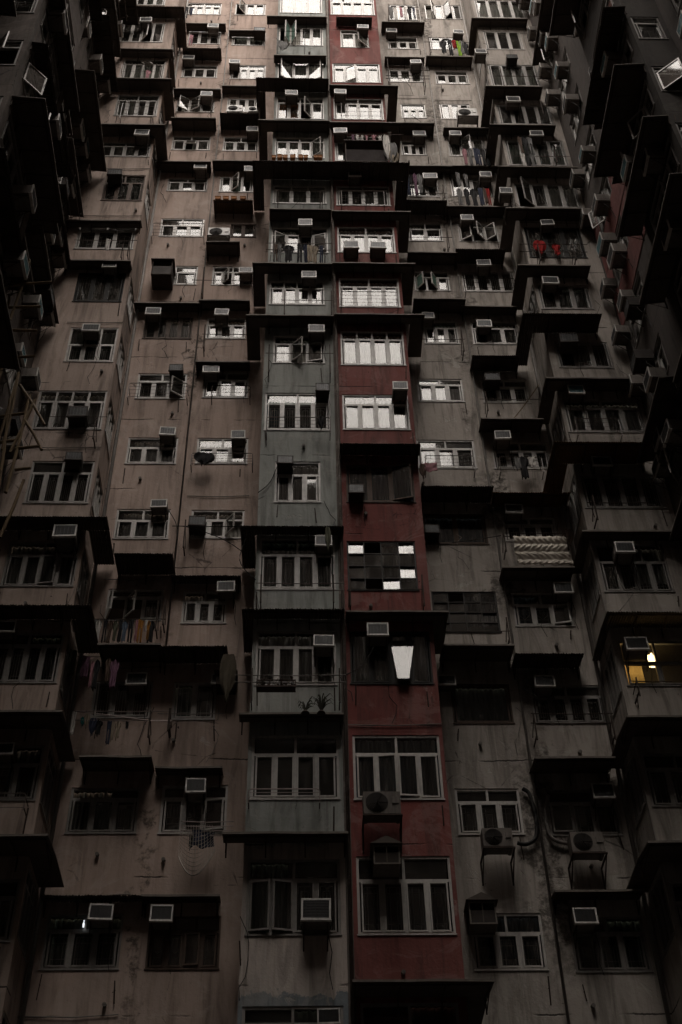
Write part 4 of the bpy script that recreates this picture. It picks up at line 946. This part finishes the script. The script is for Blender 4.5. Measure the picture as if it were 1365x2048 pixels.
rr = random.Random(21)
for key, b, cs, D in (('G', bg, ['G'], DC), ('R', br, ['R'], DC), ('A', ba, ['A1', 'A2'], DA), ('E', be, ['E1', 'E2'], DE), ('B', bb, ['B'], DB), ('F', bf, ['F'], DF)):
    ox = b.location.x
    for c in cs:
        for n in range(-1, 16):
            X0, X1, z0, z1, sp = WR[(c, n)]; X0 -= ox; X1 -= ox; z0 -= ZB; z1 -= ZB
            for x in (X0+.06, X1-.06):
                if rr.random() < .34:
                    m = MB(); x += rr.uniform(-.12, .12); zz = z0-rr.uniform(.05, .3); l = rr.uniform(.25, .6); dx = rr.uniform(-.04, .04)
                    m.tube([(x, -.03, zz-l), (x+dx, -.05, zz)], .014, 4); m.tube([(x+dx*.5, -.04, zz-l*.4), (x+dx*.5, 0, zz-l*.4)], .012, 4)
                    m.build('wall_stub', M['iron'], b)
            if rr.random() < .5:
                m = MB(); x = rr.choice([X0-.1, X1+.08, (X0+X1)/2]); y = -.03; P = [(x, -.06, z0+rr.uniform(-.05, .5))]
                for k in range(rr.randint(3, 6)): x += rr.uniform(-.14, .14); P.append((x, y-rr.random()*.05, P[-1][2]-rr.uniform(.1, .35)))
                m.tube(P, .008, 4); m.build('cable', M[rr.choice(['cable', 'cable', 'pvc'])], b)
            if rr.random() < .3:
                m = MB(); x = rr.uniform(X0, X1); zz = z0-rr.uniform(.45, .8); m.tube([(x, .0, zz), (x, -.1, zz-.02)], .04, 8); m.build('waste_outlet', M['pvc'], b)
            if rr.random() < .16:
                m = MB(); zz = z1+rr.uniform(.2, .5); m.tube([(X0-.15, -.025, zz), ((X0+X1)/2, -.03, zz-.03), (X1+.1, -.025, zz+.02)], .012, 5); m.build('conduit', M['pvc'], b)

# lamps: the lit room of the grey corner bay, a cold lamp at the foot of the pink wall
p = at(1306, 1321, DF+.24); o = MB(); o.box(-.095, -.04, -.17, .095, .04, .13); o.box(-.02, -.02, .13, .02, .02, .2)
o = o.build('room_lamp', M['lampw'], None, p); o['label'] = 'glowing warm lamp behind a window of the grey corner bay'; o['category'] = 'lamp'
q = WR[('F', 2)]; m = MB(); x0, z0 = q[0]-XFL, q[2]-ZB; m.quad((x0-.02, .48, z0-.1), (x0+.62, .60, z0-.1), (x0+.62, .60, z0+1.05), (x0-.02, .48, z0+1.05)); m.build('lit_room_wall', M['wroom'], bf)
la = bpy.data.lights.new('room_light', 'POINT'); la.energy = 3.5; la.color = (1, .66, .28); la.shadow_soft_size = .08; lo = bpy.data.objects.new('room_light', la); col.objects.link(lo); lo.location = (q[0]+.40, DF+.22, q[2]+.85)
p = at(168, 1848, DA-.05); m = MB()
for j in range(6):
    pass
m.tube([(0, 0, -.07), (0, -.01, 0), (0, 0, .07)], [.016, .022, .016], 8); o = m.build('tube_lamp', M['lampc'], None, p, 0, True); o['label'] = 'small cold white lamp glowing in the lowest pink wall window'; o['category'] = 'lamp'

# ---------------------------------------------------------------- the two wings and the facing block
def wing(key, label, X, s, mat, y0, y1, bays, specs):
    """s=+1: face looks towards +x. local frame along the wall, into the wall"""
    rz = rad(90) if s > 0 else rad(-90)
    org = (X, y0, ZB) if s > 0 else (X, y1, ZB)
    b = thing('apartment_wing', label, 'apartment wing', org, rz); BLD[key] = b
    holes = []; L = y1-y0; items = []
    for bi, (ya, yb) in enumerate(bays):
        for n in range(2, 18):
            a = (ya-y0) if s > 0 else (y1-yb); w = yb-ya
            z = Z0+n*H-ZB; holes.append((a, a+w, z, z+1.35)); items.append((a, w, z, n, bi))
    w = wall_mesh(0, L, 0, ZT-ZB+5, holes); w.quad((0, 0, ZT-ZB+5), (L, 0, ZT-ZB+5), (L, 4, ZT-ZB+5), (0, 4, ZT-ZB+5))  # wing walls raised out of view to deepen the courtyard shade
    w.build('wall', M[mat], b)
    for a, w_, z, n, bi in items: window(b, (a, 0, z), 0, 0, w_, 1.35, dict(st='s', p=4 if w_ > 1.7 else 3, t=2, tf=.28, o={(n*3+bi) % 3: random.choice([35, 50, -45])} if (n*5+bi*3) % 4 == 0 else {}), n+4)
    return b
LX, RX = XBL, XFR
LB = [(19.2, 21.0), (16.6, 18.3), (10.6, 12.4)]; RB = [(19.5, 21.1), (16.8, 18.1), (11.2, 13.0)]
wl = wing('L', 'darkened dirty wing of flats running towards the viewer beside the pink corner bay', LX, 1, 'dark', -12, DB, LB, None)
wr = wing('RW', 'darkened dirty wing of flats running towards the viewer beside the grey corner bay', RX, -1, 'darkr', -12, DF, RB, None)
def wname(s): return ('pink' if s > 0 else 'grey')+'-side wing'
BN = ['first', 'second', 'third', 'fourth']
for s, X, BB in ((1, LX, LB), (-1, RX, RB)):
    rr = random.Random(5+s)
    for bi, (ya, yb) in enumerate(BB):
        for n in range(3, 17):
            rz = rad(90) if s > 0 else rad(-90)
            z = Z0+n*H
            pos = 'on '+wname(s)+', '+BN[bi]+' window line, '+(ORD[17-n])+' row down'
            if rr.random() < (.62 if s > 0 else .42) and bi < 3 and not (s < 0 and bi == 0 and 6 < n < 12):
                d = rr.choice([.5, .7, .9]) if s > 0 else rr.choice([.4, .5, .65]); wd = (yb-ya)+rr.uniform(.9, 1.7); kd = rr.choice('ffc')
                far = (DB if s > 0 else DF)-.15 if bi == 0 else yb+rr.uniform(.2, .5)
                yy = (far-wd) if s > 0 else far
                aw = thing('awning', ('corrugated' if kd == 'c' else 'flat')+' black awning '+pos, 'awning', (X, yy, z+1.45), rz, 'awnings over the windows')
                awning_parts(aw, wd, kd, d, .12)
            for rep_ in range(1 if rr.random() < .5 else 2):
                y = ya+.35+(yb-ya-.7)*(rr.random()*.4+.6*rep_); kd = rr.choice('pppbd')
                nm = {'p': 'pale rimmed', 'd': 'soot black', 'b': 'teal faced'}[kd]
                put_ac(None, n, 0, 0, 0, 0, kd, loc=(X, y, z+(1.12 if rep_ else rr.choice([-.15, .1, .5]))), rz=rz, sc_=rr.uniform(.95, 1.15), desc=('high ' if rep_ else '')+nm+' air conditioner '+pos)
            if bi == 0 and rr.random() < .8:
                put_ac(None, n, 0, 0, 0, 0, 'p', loc=(X, (DB if s > 0 else DF)-rr.uniform(.35, .5), z+rr.choice([.2, .8, 1.3])), rz=rz, sc_=1., desc='pale rimmed air conditioner in the corner end of '+wname(s)+', '+ORD[17-n]+' row down')
            if rr.random() < .3:
                t = thing('drying_rack', 'iron drying frame '+pos, 'drying rack', (X, ya if s > 0 else yb, z-.1), rz, 'drying pole racks')
                for xx in (.1, 1.4):
                    m = MB(); m.tube([(xx, 0, .1), (xx, -.7, .15), (xx, -.7, .25)], .012, 4); m.tube([(xx, 0, -.3), (xx, -.6, .12)], .01, 4); m.build('bracket', M['iron'], t)
                for yy in (-.65, -.4): m = MB(); m.tube([(-.1, yy, .17), (1.6, yy, .17)], .011, 5); m.build('pole', M['rail'], t)
# red painted panels low on the grey side wing
for n in (7, 8):
    z = Z0+n*H-ZB
    for y0_, y1_, za, zb in ((18.2, 21.6, z-1.3, z-.06), (18.2, 19.45, z-.055, z+1.4), (21.15, 21.6, z-.055, z+1.4)):
        m = MB(); m.box(DF-y1_, -.02, za, DF-y0_, -.003, zb); m.build('painted_panel', M['redpanel'], wr)
# stepped bays: their ends face the viewer's way
def step_bay(b, s, y0, y1, out, mat):
    X = LX+out if s > 0 else RX-out; r0 = rad(90) if s > 0 else rad(-90)
    rows = [(n, 1.3) for n in range(3, 18)]
    inv = b.matrix_basis.inverted() if False else Matrix.LocRotScale(b.location, b.rotation_euler, None).inverted()
    def put(P, rz, L, hx0, hx1, sp):
        holes = [(hx0, hx1, Z0+n*H-ZB, Z0+n*H-ZB+1.3) for n, _ in rows]
        lp = inv @ Vector(P); lr = rz-b.rotation_euler.z
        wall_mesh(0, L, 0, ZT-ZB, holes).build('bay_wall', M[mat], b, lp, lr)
        for n, hh in zip(range(3, 18), holes):
            q = Matrix.Rotation(lr, 3, 'Z') @ Vector((hh[0], 0, 0)); sq = dict(sp)
            if n % 3 == 0: sq['o'] = {0: 42, 2: -38}
            window(b, (lp.x+q.x, lp.y+q.y, lp.z+hh[2]), 0, lr, hh[1]-hh[0], 1.3, sq, n)
    L = y1-y0
    put((X, y0 if s > 0 else y1, ZB), r0, L, .3, L-.3, dict(st='s', p=4, t=2, tf=.28, rd=min(.8, out-.05)))
    xa = LX if s > 0 else X
    put((xa, y0, ZB), 0, out, .12 if s > 0 else .1, out-.12, dict(st='s', p=1, t=1, tf=.28, rd=.28, c=0))
    rr = random.Random(40+s)
    for n in range(3, 17):
        if rr.random() < (.62 if s > 0 else .9):
            wd = L+rr.uniform(.1, .7); kd = rr.choice('ffc'); far = (y1+.3 if s > 0 else y1+.3)
            aw = thing('awning', ('corrugated' if kd == 'c' else 'flat')+' black awning on stepped bay of '+wname(s)+', '+ORD[17-n]+' row down', 'awning', (X, far-wd if s > 0 else far, Z0+n*H+1.42), r0, 'awnings over the windows')
            awning_parts(aw, wd, kd, rr.choice([.4, .6, .75]), .1)
        if rr.random() < .8:
            kd = rr.choice('ppb'); put_ac(None, n, 0, 0, 0, 0, kd, loc=(X, rr.uniform(y0+.5, y1-.5), Z0+n*H+rr.choice([1.1, .9, -.1])), rz=r0, sc_=1.05, desc={'p': 'pale rimmed', 'b': 'teal faced'}[kd]+' air conditioner on stepped bay of '+wname(s)+', '+ORD[17-n]+' row down')
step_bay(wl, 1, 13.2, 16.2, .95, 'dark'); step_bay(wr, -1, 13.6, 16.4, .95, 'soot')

# facing block behind the camera: mirrored in the lower panes, shuts off the sky
b = thing('apartment_block', 'facing dark apartment block mirrored in the lower window panes', 'apartment block', (RX+1, -12, ZB), rad(180))
spots = [(1+i*2.2, 26+k*H) for i in range(8) for k in range(12)]
wall_mesh(0, RX-LX+2, 0, ZT-ZB, []).build('wall', M['darkr'], b)
m = MB(); m.box(0, -.02, 0, 1.3, -.002, 1.4); w0 = None
fm = MB(); bars_rect(fm, -.05, 1.35, -.05, 1.45, .06, -.06, -.022); fm.box(.62, -.06, 0, .68, -.022, 1.4)
for i, (hx, hz) in enumerate(spots):
    if w0 is None: w0 = m.build('window', M['acdark'], b, (hx, 0, hz)); f0 = fm.build('frame', M['silver'], w0)
    else: q = w0.copy(); col.objects.link(q); q.parent = b; q.location = (hx, 0, hz); f = f0.copy(); col.objects.link(f); f.parent = q
# ground
m = MB(); m.quad((-150, -150, -1.62), (150, -150, -1.62), (150, 150, -1.62), (-150, 150, -1.62)); o = m.build('ground', M['ground']); o['kind'] = 'structure'

# bamboo scaffold at the pink side wing
t = thing('bamboo_scaffold', 'bamboo scaffold poles lashed against the pink side dark wing', 'scaffold', (LX+.9, 17.8, Z0))
PL = [((4,660),(20,590)),((-10,790),(22,655)),((5,900),(38,745)),((12,985),(60,790)),((-30,960),(34,760)),((0,572),(105,564)),((0,616),(82,613)),((-5,661),(75,661)),((0,885),(35,880)),((30,898),(82,892)),((30,940),(62,936)),((40,770),(90,850)),((-20,720),(70,712)),((-8,1010),(20,800)),((0,1075),(48,960)),((-10,835),(52,826)),((20,640),(60,520)),((70,800),(20,905)),((50,840),(84,900)),((0,570),(35,545))]
for a, bq in PL:
    A = at(a[0], a[1], 16.9 if a[1] > 700 else 16.2); B = at(bq[0], bq[1], 16.9 if a[1] > 700 else 16.2); m = MB(); m.tube([A-t.location, (A+B)/2-t.location+Vector((.02, 0, .01)), B-t.location], [.035, .033, .03], 7); m.build('pole', M['bamboo'], t)

# ---------------------------------------------------------------- light
sc.world = bpy.data.worlds.new('World'); sc.world.use_nodes = True
nt = sc.world.node_tree; bgn = nt.nodes['Background']; sky = nt.nodes.new('ShaderNodeTexSky'); sky.sky_type = 'NISHITA'; sky.sun_disc = False
SUN_EL, SUN_AZ = 50, 180
sky.sun_elevation = rad(SUN_EL); sky.sun_rotation = rad(SUN_AZ); sky.air_density = 1.6; sky.dust_density = 2; sky.ozone_density = 1
hs = nt.nodes.new('ShaderNodeHueSaturation'); hs.inputs['Saturation'].default_value = .12
mx = nt.nodes.new('ShaderNodeMix'); mx.data_type = 'RGBA'; mx.blend_type = 'MULTIPLY'; mx.inputs[0].default_value = 1; mx.inputs[7].default_value = (1, .915, .85, 1)
nt.links.new(sky.outputs[0], hs.inputs['Color']); cl = nt.nodes.new('ShaderNodeMix'); cl.data_type = 'RGBA'; cl.inputs[0].default_value = .93; cl.inputs[7].default_value = (25, 25, 25, 1)   # cloud cover evens the sky out
nt.links.new(hs.outputs[0], cl.inputs[6]); nt.links.new(cl.outputs[2], mx.inputs[6]); nt.links.new(mx.outputs[2], bgn.inputs[0]); bgn.inputs[1].default_value = .15
sd = bpy.data.lights.new('sun', 'SUN'); sd.energy = 2.3; sd.angle = rad(64); sd.color = (1, .93, .85)
so = bpy.data.objects.new('sun', sd); col.objects.link(so)
so.rotation_euler = Vector((0, math.cos(rad(SUN_EL)), -math.sin(rad(SUN_EL)))).to_track_quat('-Z', 'Y').to_euler()
sc.view_settings.view_transform = 'Standard'; sc.view_settings.look = 'None'; sc.view_settings.gamma = 1; sc.view_settings.exposure = 0.45
sc.cycles.max_bounces = 6; sc.cycles.diffuse_bounces = 2; sc.cycles.glossy_bounces = 3; sc.cycles.transparent_max_bounces = 8
sc.cycles.use_denoising = True; sc.cycles.sample_clamp_indirect = 4
